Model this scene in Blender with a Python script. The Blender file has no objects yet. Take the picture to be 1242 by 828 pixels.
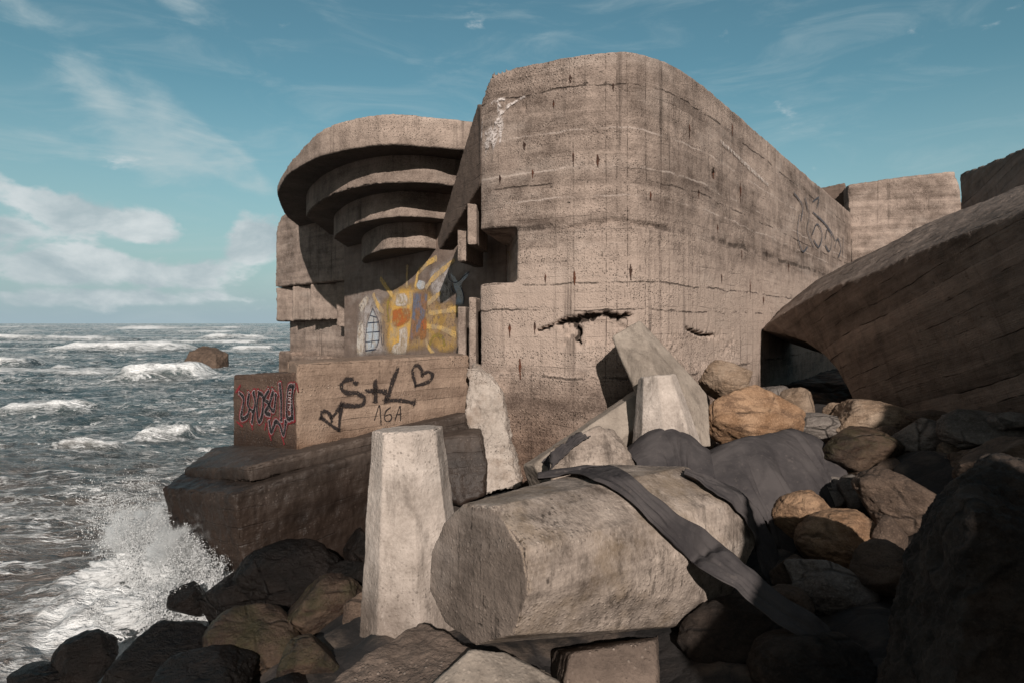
import bpy, bmesh, math, random
import numpy as np
from mathutils import Vector, Matrix
from mathutils.bvhtree import BVHTree

random.seed(7)
RNG = np.random.default_rng(11)
scene = bpy.context.scene
COL = scene.collection
PI = math.pi
R = math.radians

# ------------------------------------------------------------------ survey helpers
EYE_Z, FPX, U0, V0 = 4.0, 760.0, 621.0, 392.0      # eye height above the sea, focal length and horizon as measured on the photo


def P(u, v, Y):
    """measured direction (u, v) at distance Y in front of the eye -> world point"""
    return ((u - U0) / FPX * Y, Y, EYE_Z - (v - V0) / FPX * Y)


def level(u, v, h):
    """a point on the level plane h above the eye"""
    Y = h * FPX / (V0 - v)
    return ((u - U0) / FPX * Y, Y)


# ------------------------------------------------------------------ numpy noise
_perm = np.random.default_rng(3).permutation(256)
_perm = np.concatenate([_perm, _perm, _perm])
_g = np.random.default_rng(5).normal(size=(256, 3))
_g /= np.linalg.norm(_g, axis=1)[:, None]


def pn(p):
    p = np.asarray(p, dtype=np.float64)
    i = np.floor(p).astype(np.int64)
    f = p - i
    i &= 255
    w = f * f * f * (f * (f * 6 - 15) + 10)
    out = 0.0
    for dx in (0, 1):
        wx = w[:, 0] if dx else 1 - w[:, 0]
        a = _perm[i[:, 0] + dx]
        for dy in (0, 1):
            wy = w[:, 1] if dy else 1 - w[:, 1]
            b = _perm[a + i[:, 1] + dy]
            for dz in (0, 1):
                wz = w[:, 2] if dz else 1 - w[:, 2]
                h = _perm[b + i[:, 2] + dz] & 255
                d = f - np.array([dx, dy, dz])
                out = out + wx * wy * wz * (_g[h] * d).sum(1)
    return out


def fbm(p, octaves=4, gain=0.5, lac=2.03):
    p = np.asarray(p, dtype=np.float64)
    s, a = 0.0, 1.0
    for k in range(octaves):
        s = s + a * pn(p + 17.3 * k)
        p = p * lac
        a *= gain
    return s


def sstep(a, b, x):
    t = np.clip((x - a) / (b - a), 0, 1)
    return t * t * (3 - 2 * t)


# ------------------------------------------------------------------ object helpers
def tag(o, label=None, cat=None, group=None, kind=None):
    if label: o['label'] = label
    if cat: o['category'] = cat
    if group: o['group'] = group
    if kind: o['kind'] = kind
    return o


def empty(name, loc, label, cat, group=None):
    o = bpy.data.objects.new(name, None)
    COL.objects.link(o)
    o.location = loc
    o.empty_display_size = 0.2
    return tag(o, label, cat, group)


def link(name, me, mat, parent=None):
    o = bpy.data.objects.new(name, me)
    COL.objects.link(o)
    if mat is not None and not me.materials:
        me.materials.append(mat)
    if parent is not None:
        o.parent = parent
        root = parent
        off = Vector((0, 0, 0))
        while root is not None:
            off += root.location
            root = root.parent
        o.location = -off
    return o


def rebase(o):
    """move the origin of a top-level mesh to the middle of its base"""
    me = o.data
    n = len(me.vertices)
    co = np.empty(n * 3)
    me.vertices.foreach_get('co', co)
    co = co.reshape(-1, 3)
    lo, hi = co.min(0), co.max(0)
    base = np.array([(lo[0] + hi[0]) / 2, (lo[1] + hi[1]) / 2, lo[2]])
    me.vertices.foreach_set('co', (co - base).ravel())
    me.update()
    o.location = base
    return o


def smooth(me):
    me.polygons.foreach_set('use_smooth', [True] * len(me.polygons))
    me.update()


def from_arrays(name, verts, faces, sm=True):
    me = bpy.data.meshes.new(name)
    me.from_pydata([tuple(v) for v in verts], [], faces)
    me.update()
    if sm: smooth(me)
    return me


def prism(poly, z0, z1):
    """closed prism over a plan polygon; z0 / z1 numbers or one value per corner"""
    n = len(poly)
    z0 = [z0] * n if not isinstance(z0, (list, tuple)) else z0
    z1 = [z1] * n if not isinstance(z1, (list, tuple)) else z1
    vs = [(p[0], p[1], z0[k]) for k, p in enumerate(poly)] + [(p[0], p[1], z1[k]) for k, p in enumerate(poly)]
    fs = [tuple(range(n)), tuple(range(n, 2 * n))]
    for k in range(n):
        j = (k + 1) % n
        fs.append((k, j, n + j, n + k))
    return vs, fs


def extrude(pts, d):
    """closed solid from a flat 3-D polygon pushed along d"""
    n = len(pts)
    vs = [tuple(p) for p in pts] + [tuple(Vector(p) + Vector(d)) for p in pts]
    fs = [tuple(range(n)), tuple(range(n, 2 * n))]
    for k in range(n):
        j = (k + 1) % n
        fs.append((k, j, n + j, n + k))
    return vs, fs


def hull(pts):
    bm = bmesh.new()
    for p in pts: bm.verts.new(p)
    r = bmesh.ops.convex_hull(bm, input=bm.verts)
    bad = [e for e in r['geom_interior'] + r['geom_unused'] if isinstance(e, bmesh.types.BMVert)]
    bmesh.ops.delete(bm, geom=list(set(bad)), context='VERTS')
    bm.verts.ensure_lookup_table()
    bm.verts.index_update()
    vs = [tuple(v.co) for v in bm.verts]
    fs = [tuple(v.index for v in f.verts) for f in bm.faces]
    bm.free()
    return vs, fs


def merge_closed(solids):
    bm = bmesh.new()
    for vs, fs in solids:
        bv = [bm.verts.new(v) for v in vs]
        new = []
        for f in fs:
            try: new.append(bm.faces.new([bv[i] for i in f]))
            except ValueError: pass
        bmesh.ops.recalc_face_normals(bm, faces=new)
    bmesh.ops.triangulate(bm, faces=bm.faces[:])
    return bm


def get_co(me):
    co = np.empty(len(me.vertices) * 3)
    me.vertices.foreach_get('co', co)
    return co.reshape(-1, 3)


def get_no(me):
    no = np.empty(len(me.vertices) * 3)
    me.vertices.foreach_get('normal', no)
    return no.reshape(-1, 3)


def set_co(me, co):
    me.vertices.foreach_set('co', np.ascontiguousarray(co).ravel())
    me.update()


def cast(name, solids, mat, voxel=0.03, rough=0.012, chip=0.03, big=0.02, carve=None, parent=None, smooth_it=0):
    """cast a lump of concrete: union of closed solids, softened edges, weathered surface"""
    bm = merge_closed(solids)
    me = bpy.data.meshes.new(name)
    bm.to_mesh(me)
    bm.free()
    tmp = bpy.data.objects.new('tmp', me)
    COL.objects.link(tmp)
    m = tmp.modifiers.new('r', 'REMESH')
    m.mode = 'VOXEL'
    m.voxel_size = voxel
    if smooth_it:
        s = tmp.modifiers.new('s', 'SMOOTH')
        s.factor = 0.5
        s.iterations = smooth_it
    dg = bpy.context.evaluated_depsgraph_get()
    out = bpy.data.meshes.new_from_object(tmp.evaluated_get(dg))
    bpy.data.objects.remove(tmp)
    bpy.data.meshes.remove(me)
    out.name = name
    co, no = get_co(out), get_no(out)
    # edges wear most: compare each vertex with the average of its neighbours
    d = rough * fbm(co * 5.0, 5, 0.6) + big * fbm(co * 0.8 + 4.1, 3)
    if chip:
        ne = len(out.edges)
        ed = np.empty(ne * 2, dtype=np.int64)
        out.edges.foreach_get('vertices', ed)
        ed = ed.reshape(-1, 2)
        sharp = np.zeros(len(co))
        cnt = np.zeros(len(co))
        dn = 1 - (no[ed[:, 0]] * no[ed[:, 1]]).sum(1)
        for a in (0, 1):
            np.add.at(sharp, ed[:, a], dn)
            np.add.at(cnt, ed[:, a], 1)
        sharp = sharp / np.maximum(cnt, 1)
        for _ in range(3):
            acc = np.zeros(len(co))
            np.add.at(acc, ed[:, 0], sharp[ed[:, 1]])
            np.add.at(acc, ed[:, 1], sharp[ed[:, 0]])
            sharp = 0.5 * sharp + 0.5 * acc / np.maximum(cnt, 1)
        edge = sstep(0.015, 0.12, sharp)
        n1 = fbm(co * 7 + 9.0, 4, 0.6)
        d -= chip * edge * np.clip(n1 + 0.25, 0, 1.0) * 1.6
    co = co + no * d[:, None]
    if carve is not None:
        co = carve(co, no)
    set_co(out, co)
    smooth(out)
    return link(name, out, mat, parent)


# ------------------------------------------------------------------ node helpers
class NT:
    def __init__(self, tree):
        self.t = tree
        self.n = tree.nodes
        self.l = tree.links

    def node(self, typ, **kw):
        nd = self.n.new(typ)
        for k, v in kw.items():
            setattr(nd, k, v)
        return nd

    def put(self, sock, val):
        if isinstance(val, bpy.types.NodeSocket):
            self.l.new(val, sock)
        elif val is not None:
            if isinstance(val, (tuple, list)) and len(val) == 3 and sock.type == 'RGBA':
                val = (*val, 1)
            sock.default_value = val

    def math(self, op, a, b=None, c=None, clamp=False):
        nd = self.node('ShaderNodeMath', operation=op, use_clamp=clamp)
        self.put(nd.inputs[0], a)
        if b is not None: self.put(nd.inputs[1], b)
        if c is not None: self.put(nd.inputs[2], c)
        return nd.outputs[0]

    def add(self, a, b): return self.math('ADD', a, b)
    def sub(self, a, b): return self.math('SUBTRACT', a, b)
    def mul(self, a, b): return self.math('MULTIPLY', a, b)
    def div(self, a, b): return self.math('DIVIDE', a, b)

    def mapr(self, x, a, b, c=0.0, d=1.0, smooth=True):
        nd = self.node('ShaderNodeMapRange', interpolation_type='SMOOTHSTEP' if smooth else 'LINEAR')
        nd.clamp = True
        self.put(nd.inputs['Value'], x)
        for nm, v in (('From Min', a), ('From Max', b), ('To Min', c), ('To Max', d)):
            self.put(nd.inputs[nm], v)
        return nd.outputs['Result']

    def noise(self, co, scale=1.0, detail=4.0, rough=0.5, dist=0.0):
        nd = self.node('ShaderNodeTexNoise')
        if co is not None: self.put(nd.inputs['Vector'], co)
        nd.inputs['Scale'].default_value = scale
        nd.inputs['Detail'].default_value = detail
        nd.inputs['Roughness'].default_value = rough
        nd.inputs['Distortion'].default_value = dist
        return nd.outputs['Fac']

    def vor(self, co, scale, feature='F1', out='Distance', rnd=1.0):
        nd = self.node('ShaderNodeTexVoronoi', feature=feature)
        self.put(nd.inputs['Vector'], co)
        nd.inputs['Scale'].default_value = scale
        nd.inputs['Randomness'].default_value = rnd
        return nd.outputs[out]

    def mapping(self, co, scale=(1, 1, 1), rot=(0, 0, 0), loc=(0, 0, 0)):
        nd = self.node('ShaderNodeMapping')
        self.put(nd.inputs['Vector'], co)
        nd.inputs['Scale'].default_value = scale
        nd.inputs['Rotation'].default_value = rot
        nd.inputs['Location'].default_value = loc
        return nd.outputs[0]

    def mix(self, f, a, b, blend='MIX'):
        nd = self.node('ShaderNodeMix', data_type='RGBA', blend_type=blend)
        self.put(nd.inputs['Factor'], f)
        self.put(nd.inputs['A'] if False else nd.inputs[6], a)
        self.put(nd.inputs[7], b)
        return nd.outputs[2]

    def sep(self, co):
        nd = self.node('ShaderNodeSeparateXYZ')
        self.put(nd.inputs[0], co)
        return nd.outputs

    def comb(self, x, y, z):
        nd = self.node('ShaderNodeCombineXYZ')
        for i, v in enumerate((x, y, z)): self.put(nd.inputs[i], v)
        return nd.outputs[0]

    def bump(self, height, strength=1.0, dist=1.0, normal=None):
        nd = self.node('ShaderNodeBump')
        nd.inputs['Strength'].default_value = strength
        nd.inputs['Distance'].default_value = dist
        self.put(nd.inputs['Height'], height)
        if normal is not None: self.put(nd.inputs['Normal'], normal)
        return nd.outputs[0]


def new_mat(name):
    m = bpy.data.materials.new(name)
    m.use_nodes = True
    nt = NT(m.node_tree)
    nt.n.clear()
    out = nt.node('ShaderNodeOutputMaterial')
    b = nt.node('ShaderNodeBsdfPrincipled')
    nt.l.new(b.outputs[0], out.inputs['Surface'])
    return m, nt, b, out


def concrete(name, dark, light, board=0.0, rot=(0, 0, 0), streak=0.35, pit=0.5, speck=0.5, wet=None, moss=None,
             pale=None, rust=0.0, rough=0.9, board_amp=1.0, contrast=1.0, zone=None, strata=0.5, lines=0.35, bumpk=1.0, soffit_shade=0.0, cavity_shade=False, stain=0.0, ribs=False, seams=()):
    m, nt, b, out = new_mat(name)
    tc = nt.node('ShaderNodeTexCoord')
    raw = tc.outputs['Object']
    co = nt.mapping(raw, rot=rot) if any(rot) else raw
    x, y, z = nt.sep(co)
    big = nt.noise(co, 0.55, 5, 0.62)
    mid = nt.noise(co, 3.2, 7, 0.68)
    fine = nt.noise(co, 38, 4, 0.72)
    hs = nt.noise(nt.mapping(co, scale=(0.3, 0.3, 4.2)), 1.0, 5, 0.66)
    vs = nt.noise(nt.mapping(co, scale=(7.0, 7.0, 0.22)), 1.0, 5, 0.65)
    vs2 = nt.noise(nt.mapping(co, scale=(22.0, 22.0, 0.5)), 1.0, 4, 0.6)
    tone = nt.add(nt.mul(big, 0.75), nt.mul(mid, 0.65))
    tone = nt.add(tone, nt.mul(nt.sub(hs, 0.5), strata))
    tone = nt.add(tone, nt.mul(nt.sub(fine, 0.5), 0.5 * speck))
    if zone:   # (z low, z high, lift): a washed band that has stayed paler
        wz_ = nt.add(z, nt.mul(nt.sub(big, 0.5), 2.2))
        zm = nt.mul(nt.mapr(wz_, zone[0] - .7, zone[0] + .5), nt.mapr(wz_, zone[1] + .9, zone[1] - .6))
        tone = nt.add(tone, nt.mul(zm, zone[2]))
    h = nt.add(nt.mul(mid, 0.034), nt.mul(fine, 0.011 * (0.4 + speck)))
    h = nt.add(h, nt.mul(hs, 0.02 * strata))
    line = None
    if board:
        warp = nt.add(nt.mul(nt.noise(co, 0.6, 3), 0.9), nt.mul(nt.noise(co, 6, 3), 0.12))
        zb = nt.add(nt.div(z, board), warp)
        fr = nt.math('FRACT', zb)
        idx = nt.math('FLOOR', zb)
        wn = nt.node('ShaderNodeTexWhiteNoise', noise_dimensions='1D')
        nt.put(wn.inputs['W'], idx)
        tone = nt.add(tone, nt.mul(nt.sub(wn.outputs['Value'], 0.5), 0.13 * board_amp))
        dl = nt.math('ABSOLUTE', nt.sub(fr, 0.5))
        line = nt.mapr(dl, 0.44, 0.5)
        line = nt.mul(line, nt.mapr(nt.noise(nt.mapping(co, scale=(1, 1, 2.5)), 1.1, 4, 0.7), 0.46, 0.66))
        h = nt.sub(h, nt.mul(line, 0.010 * board_amp))
        h = nt.add(h, nt.mul(wn.outputs['Value'], 0.006 * board_amp))
        h = nt.add(h, nt.mul(nt.noise(nt.mapping(co, scale=(1.2, 1.2, 40)), 1.0, 4, 0.6), 0.006 * board_amp))
    f = nt.mapr(tone, 0.70 - 0.33 / contrast, 0.70 + 0.33 / contrast, smooth=False)
    c = nt.mix(f, dark, light)
    if pale:   # lime bloom and washed patches
        pm = nt.mul(nt.mapr(nt.noise(nt.mapping(co, scale=(0.5, 0.5, 1.3)), 1.1, 6, 0.65), 0.5, 0.75), pale[1])
        c = nt.mix(pm, c, pale[0])
    # dark run-off
    sm = nt.mul(nt.mapr(vs, 0.52, 0.72), nt.mapr(nt.noise(co, 0.5, 4), 0.38, 0.62))
    c = nt.mix(nt.mul(sm, streak), c, tuple(k * 0.38 for k in dark))
    sm2 = nt.mul(nt.mul(nt.mapr(vs2, 0.57, 0.66), nt.mapr(nt.noise(nt.mapping(co, scale=(3, 3, 9)), 1.0, 4, 0.7), 0.44, 0.58)), nt.mapr(nt.noise(nt.mapping(co, loc=(3, 1, 8)), 0.6, 4), 0.45, 0.65))
    c = nt.mix(nt.mul(sm2, streak * 0.9), c, tuple(k * 0.3 for k in dark))
    # pebbles showing in the surface
    vc = nt.node('ShaderNodeTexVoronoi')
    nt.put(vc.inputs['Vector'], nt.mapping(co, loc=(0.3, 0.7, 0.1)))
    vc.inputs['Scale'].default_value = 30
    pv = nt.sep(vc.outputs['Color'])[0]
    expo = nt.mapr(nt.add(nt.mul(nt.noise(nt.mapping(co, loc=(7, 2, 5), scale=(0.6, 0.6, 2.6)), 0.9, 5, 0.65), 0.7), nt.mul(hs, 0.3)), 0.44, 0.58)
    peb = nt.mul(nt.mapr(vc.outputs['Distance'], 0.42, 0.2), expo)
    c = nt.mix(nt.mul(nt.mul(peb, nt.mapr(pv, 0.55, 1.0)), min(0.6, 0.45 * speck)), c, (0.58, 0.48, 0.41))
    c = nt.mix(nt.mul(nt.mul(peb, nt.mapr(pv, 0.45, 0.05)), min(0.85, 0.6 * speck)), c, (0.045, 0.032, 0.026))
    h = nt.add(h, nt.mul(peb, 0.010 * speck))
    # pits and lost patches
    pn_ = nt.noise(nt.mapping(co, scale=(1, 1, 1.7)), 11, 5, 0.72)
    pm = nt.mul(nt.mapr(pn_, 0.62, 0.72), nt.mapr(nt.noise(co, 1.1, 5, 0.65), 0.45, 0.66))
    c = nt.mix(nt.mul(pm, 0.8 * pit), c, tuple(k * 0.22 for k in dark))
    h = nt.sub(h, nt.mul(pm, 0.028 * pit))
    if line is not None:
        c = nt.mix(nt.mul(line, lines), c, tuple(k * 0.3 for k in dark))
    if rust:
        rv = nt.node('ShaderNodeTexVoronoi')
        nt.put(rv.inputs['Vector'], nt.mapping(co, scale=(1.0, 1.0, 0.62)))
        rv.inputs['Scale'].default_value = 1.1
        dv = nt.node('ShaderNodeVectorMath', operation='SUBTRACT')
        nt.put(dv.inputs[0], nt.mapping(co, scale=(1.1, 1.1, 0.682)))
        nt.put(dv.inputs[1], rv.outputs['Position'])
        dx, dy, dz = nt.sep(dv.outputs[0])
        rad = nt.math('SQRT', nt.add(nt.mul(dx, dx), nt.mul(dy, dy)))
        rm = nt.mul(nt.mapr(rad, 0.075, 0.02), nt.mapr(nt.math('ABSOLUTE', nt.add(dz, 0.06)), 0.13, 0.03))
        rm = nt.mul(rm, nt.mapr(nt.noise(co, 25, 4, 0.7), 0.35, 0.6))
        c = nt.mix(nt.mul(rm, rust), c, (0.075, 0.022, 0.012))
        h = nt.sub(h, nt.mul(rm, 0.02))
    if moss:
        geo = nt.node('ShaderNodeNewGeometry')
        mm = nt.mul(nt.mapr(nt.noise(co, 1.8, 6, 0.65), 0.45, 0.68), moss[1])
        c = nt.mix(mm, c, moss[0])
    ro = rough
    if wet:    # (level, softness, tint): the sea keeps everything below this dark
        wz = nt.add(nt.sep(nt.node('ShaderNodeNewGeometry').outputs['Position'])[2], nt.mul(nt.sub(nt.noise(co, 1.2, 5), 0.5), 0.9))
        wm = nt.mapr(wz, wet[0] + wet[1], wet[0] - wet[1])
        c = nt.mix(wm, c, nt.mix(1.0, c, wet[2], 'MULTIPLY'))
        ro = nt.mapr(wm, 0, 1, rough, 0.45)
    for (sz_, sw_, pale_) in seams:   # day joints between pours
        zj = nt.math('ABSOLUTE', nt.sub(nt.add(z, nt.mul(nt.sub(nt.noise(co, 0.9, 5, 0.7), 0.5), 0.22)), sz_))
        jm = nt.mul(nt.mapr(zj, sw_, sw_ * 0.2), nt.mapr(nt.noise(nt.mapping(co, loc=(sz_, 0, 0)), 1.0, 6, 0.75), 0.44, 0.56))
        c = nt.mix(nt.mul(jm, 0.55 if pale_ else 0.75), c, (0.50, 0.42, 0.37) if pale_ else (0.035, 0.025, 0.02))
        if not pale_: h = nt.sub(h, nt.mul(jm, 0.02))
    if ribs:   # thin dark runs under the upright boards of the rounded corner
        sa = nt.node('ShaderNodeAttribute', attribute_name='arc').outputs['Fac']
        sv = nt.add(nt.div(sa, 0.165), nt.mul(nt.noise(nt.comb(nt.mul(sa, 3.0), 0.0, nt.mul(z, 0.4)), 1.0, 3), 0.35))
        rd = nt.math('ABSOLUTE', nt.sub(nt.math('FRACT', sv), 0.5))
        wr = nt.node('ShaderNodeTexWhiteNoise', noise_dimensions='1D')
        nt.put(wr.inputs['W'], nt.math('FLOOR', sv))
        rm_ = nt.mul(nt.mapr(rd, 0.075, 0.02), nt.mapr(nt.noise(nt.comb(nt.mul(sa, 6.0), 3.0, nt.mul(z, 5.0)), 1.0, 5, 0.75), 0.42, 0.58))
        rm_ = nt.mul(rm_, nt.mapr(nt.add(nt.mul(wr.outputs['Value'], 0.6), nt.mul(nt.noise(nt.comb(sa, 7.0, nt.mul(z, 0.5)), 1.0, 3), 0.8)), 0.48, 0.85))
        rm_ = nt.mul(rm_, nt.mul(nt.mapr(sa, 1.2, 2.2), nt.mapr(sa, 5.2, 4.2)))
        c = nt.mix(nt.mul(rm_, 0.85), c, (0.04, 0.028, 0.022))
        bt = nt.node('ShaderNodeTexWhiteNoise', noise_dimensions='1D')
        nt.put(bt.inputs['W'], nt.math('FLOOR', nt.add(sv, 0.5)))
        reg = nt.mul(nt.mapr(sa, 1.6, 2.4), nt.mapr(sa, 5.0, 4.2))
        c = nt.mix(nt.mul(reg, nt.mul(bt.outputs['Value'], 0.16)), c, (0.12, 0.09, 0.075))
    if stain:   # grimy runs and blotches left by the sea
        ds_ = nt.noise(nt.mapping(co, scale=(4.0, 4.0, 1.3)), 1.0, 8, 0.72, 0.5)
        c = nt.mix(nt.mul(nt.mapr(ds_, 0.50, 0.68), stain), c, tuple(k * 0.55 for k in dark))
        ls_ = nt.noise(nt.mapping(co, loc=(5, 5, 5), scale=(9, 9, 3)), 1.0, 7, 0.75)
        c = nt.mix(nt.mul(nt.mapr(ls_, 0.58, 0.72), stain * 0.5), c, tuple(min(0.75, k * 1.35) for k in light))
    if cavity_shade:   # near-black painted into the spalled hollows to stand for their shade
        cv = nt.node('ShaderNodeAttribute', attribute_name='cavity_shade').outputs['Fac']
        c = nt.mix(nt.mapr(cv, 0.07, 0.13), c, nt.mix(fine, (0.02, 0.015, 0.012), (0.10, 0.075, 0.06)))
    if soffit_shade:   # underside shade painted in: faces that point down are darkened
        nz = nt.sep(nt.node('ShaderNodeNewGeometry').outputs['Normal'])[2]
        c = nt.mix(nt.mul(nt.mapr(nz, -0.25, -0.85), soffit_shade), c, (0.022, 0.017, 0.014))
    nt.put(b.inputs['Base Color'], c)
    nt.put(b.inputs['Roughness'], ro)
    b.inputs['Specular IOR Level'].default_value = 0.2
    nt.put(b.inputs['Normal'], nt.bump(h, bumpk))
    return m


def rock_mat(name, a, bcol, ccol, wet=0.0, moss=None, grain=1.0, rough=0.8, vein=None):
    m, nt, b, out = new_mat(name)
    tc = nt.node('ShaderNodeTexCoord')
    oi = nt.node('ShaderNodeObjectInfo')
    rv = nt.mul(oi.outputs['Random'], 37.0)
    ad = nt.node('ShaderNodeVectorMath', operation='ADD')
    nt.put(ad.inputs[0], tc.outputs['Object'])
    nt.put(ad.inputs[1], nt.comb(rv, nt.mul(rv, 0.7), nt.mul(rv, -1.3)))
    co = ad.outputs[0]
    n1 = nt.noise(co, 2.2, 8, 0.62, 0.6)
    n2 = nt.noise(nt.mapping(co, scale=(1, 1.4, 3.5), rot=(0.4, 0.3, 0.2)), 2.6, 7, 0.65, 0.8)
    sp = nt.noise(co, 60, 4, 0.75)
    vo = nt.vor(co, 70, out='Color')
    c = nt.mix(nt.mapr(n1, 0.36, 0.64), a, bcol)
    c = nt.mix(nt.mul(nt.mapr(n2, 0.48, 0.68), 0.8), c, ccol)
    c = nt.mix(nt.mul(nt.mapr(sp, 0.5, 0.68), 0.5 * grain), c, tuple(k * 0.25 for k in a))
    c = nt.mix(nt.mul(nt.mapr(nt.sep(vo)[0], 0.72, 0.95), 0.22 * grain), c, tuple(min(0.7, k * 1.7) for k in bcol))
    c = nt.mix(nt.mul(oi.outputs['Random'], 0.35), c, tuple(k * 0.45 for k in a))
    crack = nt.mapr(nt.vor(nt.mapping(co, rot=(0.5, 0.2, 0.9)), 1.3, 'DISTANCE_TO_EDGE'), 0.03, 0.0)
    crack = nt.mul(crack, nt.mapr(n1, 0.42, 0.6))
    c = nt.mix(nt.mul(crack, 0.7), c, tuple(k * 0.15 for k in a))
    if moss:
        nz = nt.sep(nt.node('ShaderNodeNewGeometry').outputs['Normal'])[2]
        mm = nt.mul(nt.mapr(nz, -0.1, 0.7), nt.mapr(nt.noise(co, 3.0, 7, 0.7), 0.42, 0.6))
        c = nt.mix(nt.mul(mm, moss[1]), c, moss[0])
    h = nt.add(nt.mul(n1, 0.05), nt.mul(nt.noise(co, 12, 7, 0.74), 0.034))
    h = nt.add(h, nt.mul(sp, 0.008))
    h = nt.add(h, nt.mul(nt.math('ABSOLUTE', nt.sub(n2, 0.5)), 0.05))
    h = nt.sub(h, nt.mul(crack, 0.02))
    nt.put(b.inputs['Base Color'], c)
    nt.put(b.inputs['Roughness'], nt.mapr(nt.noise(co, 8, 4), 0.3, 0.7, rough - 0.12, min(1, rough + 0.1)))
    b.inputs['Specular IOR Level'].default_value = 0.3 - 0.08 * wet
    nt.put(b.inputs['Normal'], nt.bump(h))
    return m


_ico = {}


def ico(sub):
    if sub not in _ico:
        bm = bmesh.new()
        bmesh.ops.create_icosphere(bm, subdivisions=sub, radius=1)
        vv = np.array([x.co for x in bm.verts])
        ff = [tuple(x.index for x in f.verts) for f in bm.faces]
        bm.free()
        _ico[sub] = (vv, ff)
    return _ico[sub]


# ------------------------------------------------------------------ materials
M = {}
WALL = dict(streak=0.8, pit=1.2, speck=1.5, contrast=1.45, board=0.23, board_amp=0.7, pale=((0.50, 0.42, 0.365), 0.4), rust=1.0, strata=0.7,
            wet=(2.6, 0.9, (0.70, 0.60, 0.53)), lines=0.3)
M['wall'] = concrete('bunker_concrete', (0.10, 0.074, 0.060), (0.385, 0.302, 0.252), zone=(3.3, 4.75, 0.42), cavity_shade=True, ribs=True,
                     seams=((5.50, .07, 0), (7.62, .02, 0), (6.95, .02, 1), (6.38, .025, 1), (6.18, .02, 0), (4.62, .02, 0), (4.2, .02, 0), (3.17, .03, 0), (5.95, .02, 1)), **WALL)
M['wall2'] = concrete('far_bunker_concrete', (0.10, 0.074, 0.060), (0.385, 0.302, 0.252), **WALL)
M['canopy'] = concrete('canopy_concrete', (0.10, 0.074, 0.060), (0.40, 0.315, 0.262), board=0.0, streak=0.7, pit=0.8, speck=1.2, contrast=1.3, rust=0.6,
                       pale=((0.42, 0.36, 0.31), 0.35), soffit_shade=0.75)
M['shade_tone'] = concrete('shaded_flank_concrete', (0.05, 0.036, 0.029), (0.17, 0.125, 0.1), board=0.2, streak=0.7, pit=0.4, speck=0.4)  # darkened concrete: shade on the cheek and stub put into the colour
M['mural_wall'] = concrete('painted_wall_concrete', (0.10, 0.072, 0.058), (0.30, 0.225, 0.185), streak=0.5, pit=0.4, speck=0.4,
                           pale=((0.42, 0.36, 0.32), 0.5))
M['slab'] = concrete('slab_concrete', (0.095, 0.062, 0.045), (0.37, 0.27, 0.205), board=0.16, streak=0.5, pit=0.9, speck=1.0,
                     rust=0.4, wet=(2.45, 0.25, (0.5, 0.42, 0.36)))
M['slab_dark'] = concrete('shaded_stained_slab_concrete', (0.045, 0.027, 0.02), (0.15, 0.1, 0.075), board=0.16, streak=0.6, pit=0.7, speck=0.9,
                          wet=(2.4, 0.3, (0.4, 0.36, 0.33)))  # stained, and darkened further to put the end face's shade into the colour
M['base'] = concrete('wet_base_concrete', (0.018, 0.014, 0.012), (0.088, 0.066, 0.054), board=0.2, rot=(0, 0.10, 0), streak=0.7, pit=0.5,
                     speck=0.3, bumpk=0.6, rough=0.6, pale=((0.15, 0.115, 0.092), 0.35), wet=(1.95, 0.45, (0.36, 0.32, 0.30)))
M['broken'] = concrete('broken_pale_concrete', (0.20, 0.165, 0.14), (0.52, 0.455, 0.40), streak=0.3, pit=1.0, speck=1.0,
                       moss=((0.12, 0.07, 0.04), 0.55))
M['leg'] = concrete('armour_concrete', (0.19, 0.155, 0.13), (0.56, 0.485, 0.43), streak=0.6, pit=1.0, speck=0.7,
                    pale=((0.64, 0.58, 0.53), 0.5), wet=(1.6, 0.35, (0.45, 0.42, 0.4)), strata=0.3, bumpk=0.6, contrast=1.3, stain=0.6)
M['leg2'] = concrete('weathered_armour_concrete', (0.085, 0.066, 0.054), (0.43, 0.355, 0.30), streak=1.0, pit=0.9, speck=0.7,
                     pale=((0.62, 0.55, 0.49), 0.5), moss=((0.13, 0.09, 0.052), 0.55), strata=0.7, contrast=1.6, bumpk=0.75, stain=0.8)
M['leg3'] = concrete('greyish_armour_concrete', (0.13, 0.105, 0.085), (0.36, 0.305, 0.255), streak=0.3, pit=0.3, speck=0.5, strata=0.4, bumpk=0.5, contrast=1.3, stain=0.6)
M['crust'] = concrete('crusted_end_concrete', (0.035, 0.027, 0.022), (0.25, 0.20, 0.167), streak=1.0, pit=1.8, speck=0.35, strata=0.2, contrast=1.2,
                      pale=((0.40, 0.34, 0.30), 0.45), bumpk=0.9)
M['fallen'] = concrete('fallen_wall_concrete', (0.070, 0.055, 0.046), (0.29, 0.23, 0.193), board=0.24, rot=(R(18), R(8), 0), streak=0.4, pit=0.8,
                       speck=0.3, pale=((0.40, 0.33, 0.28), 0.3), rust=0.3, board_amp=2.6, strata=0.8, lines=0.8)
M['pitted'] = concrete('pitted_dark_concrete', (0.05, 0.037, 0.03), (0.2, 0.15, 0.12), streak=0.3, pit=1.6, speck=0.8)
M['granite'] = rock_mat('orange_granite', (0.21, 0.118, 0.064), (0.37, 0.235, 0.145), (0.12, 0.07, 0.044))
M['tan'] = rock_mat('tan_stone', (0.22, 0.15, 0.10), (0.36, 0.27, 0.20), (0.12, 0.08, 0.055))
M['grey'] = rock_mat('grey_stone', (0.10, 0.085, 0.075), (0.24, 0.205, 0.18), (0.07, 0.055, 0.045))
M['dim'] = rock_mat('dull_brown_stone', (0.075, 0.05, 0.036), (0.16, 0.11, 0.08), (0.05, 0.036, 0.028))
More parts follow.
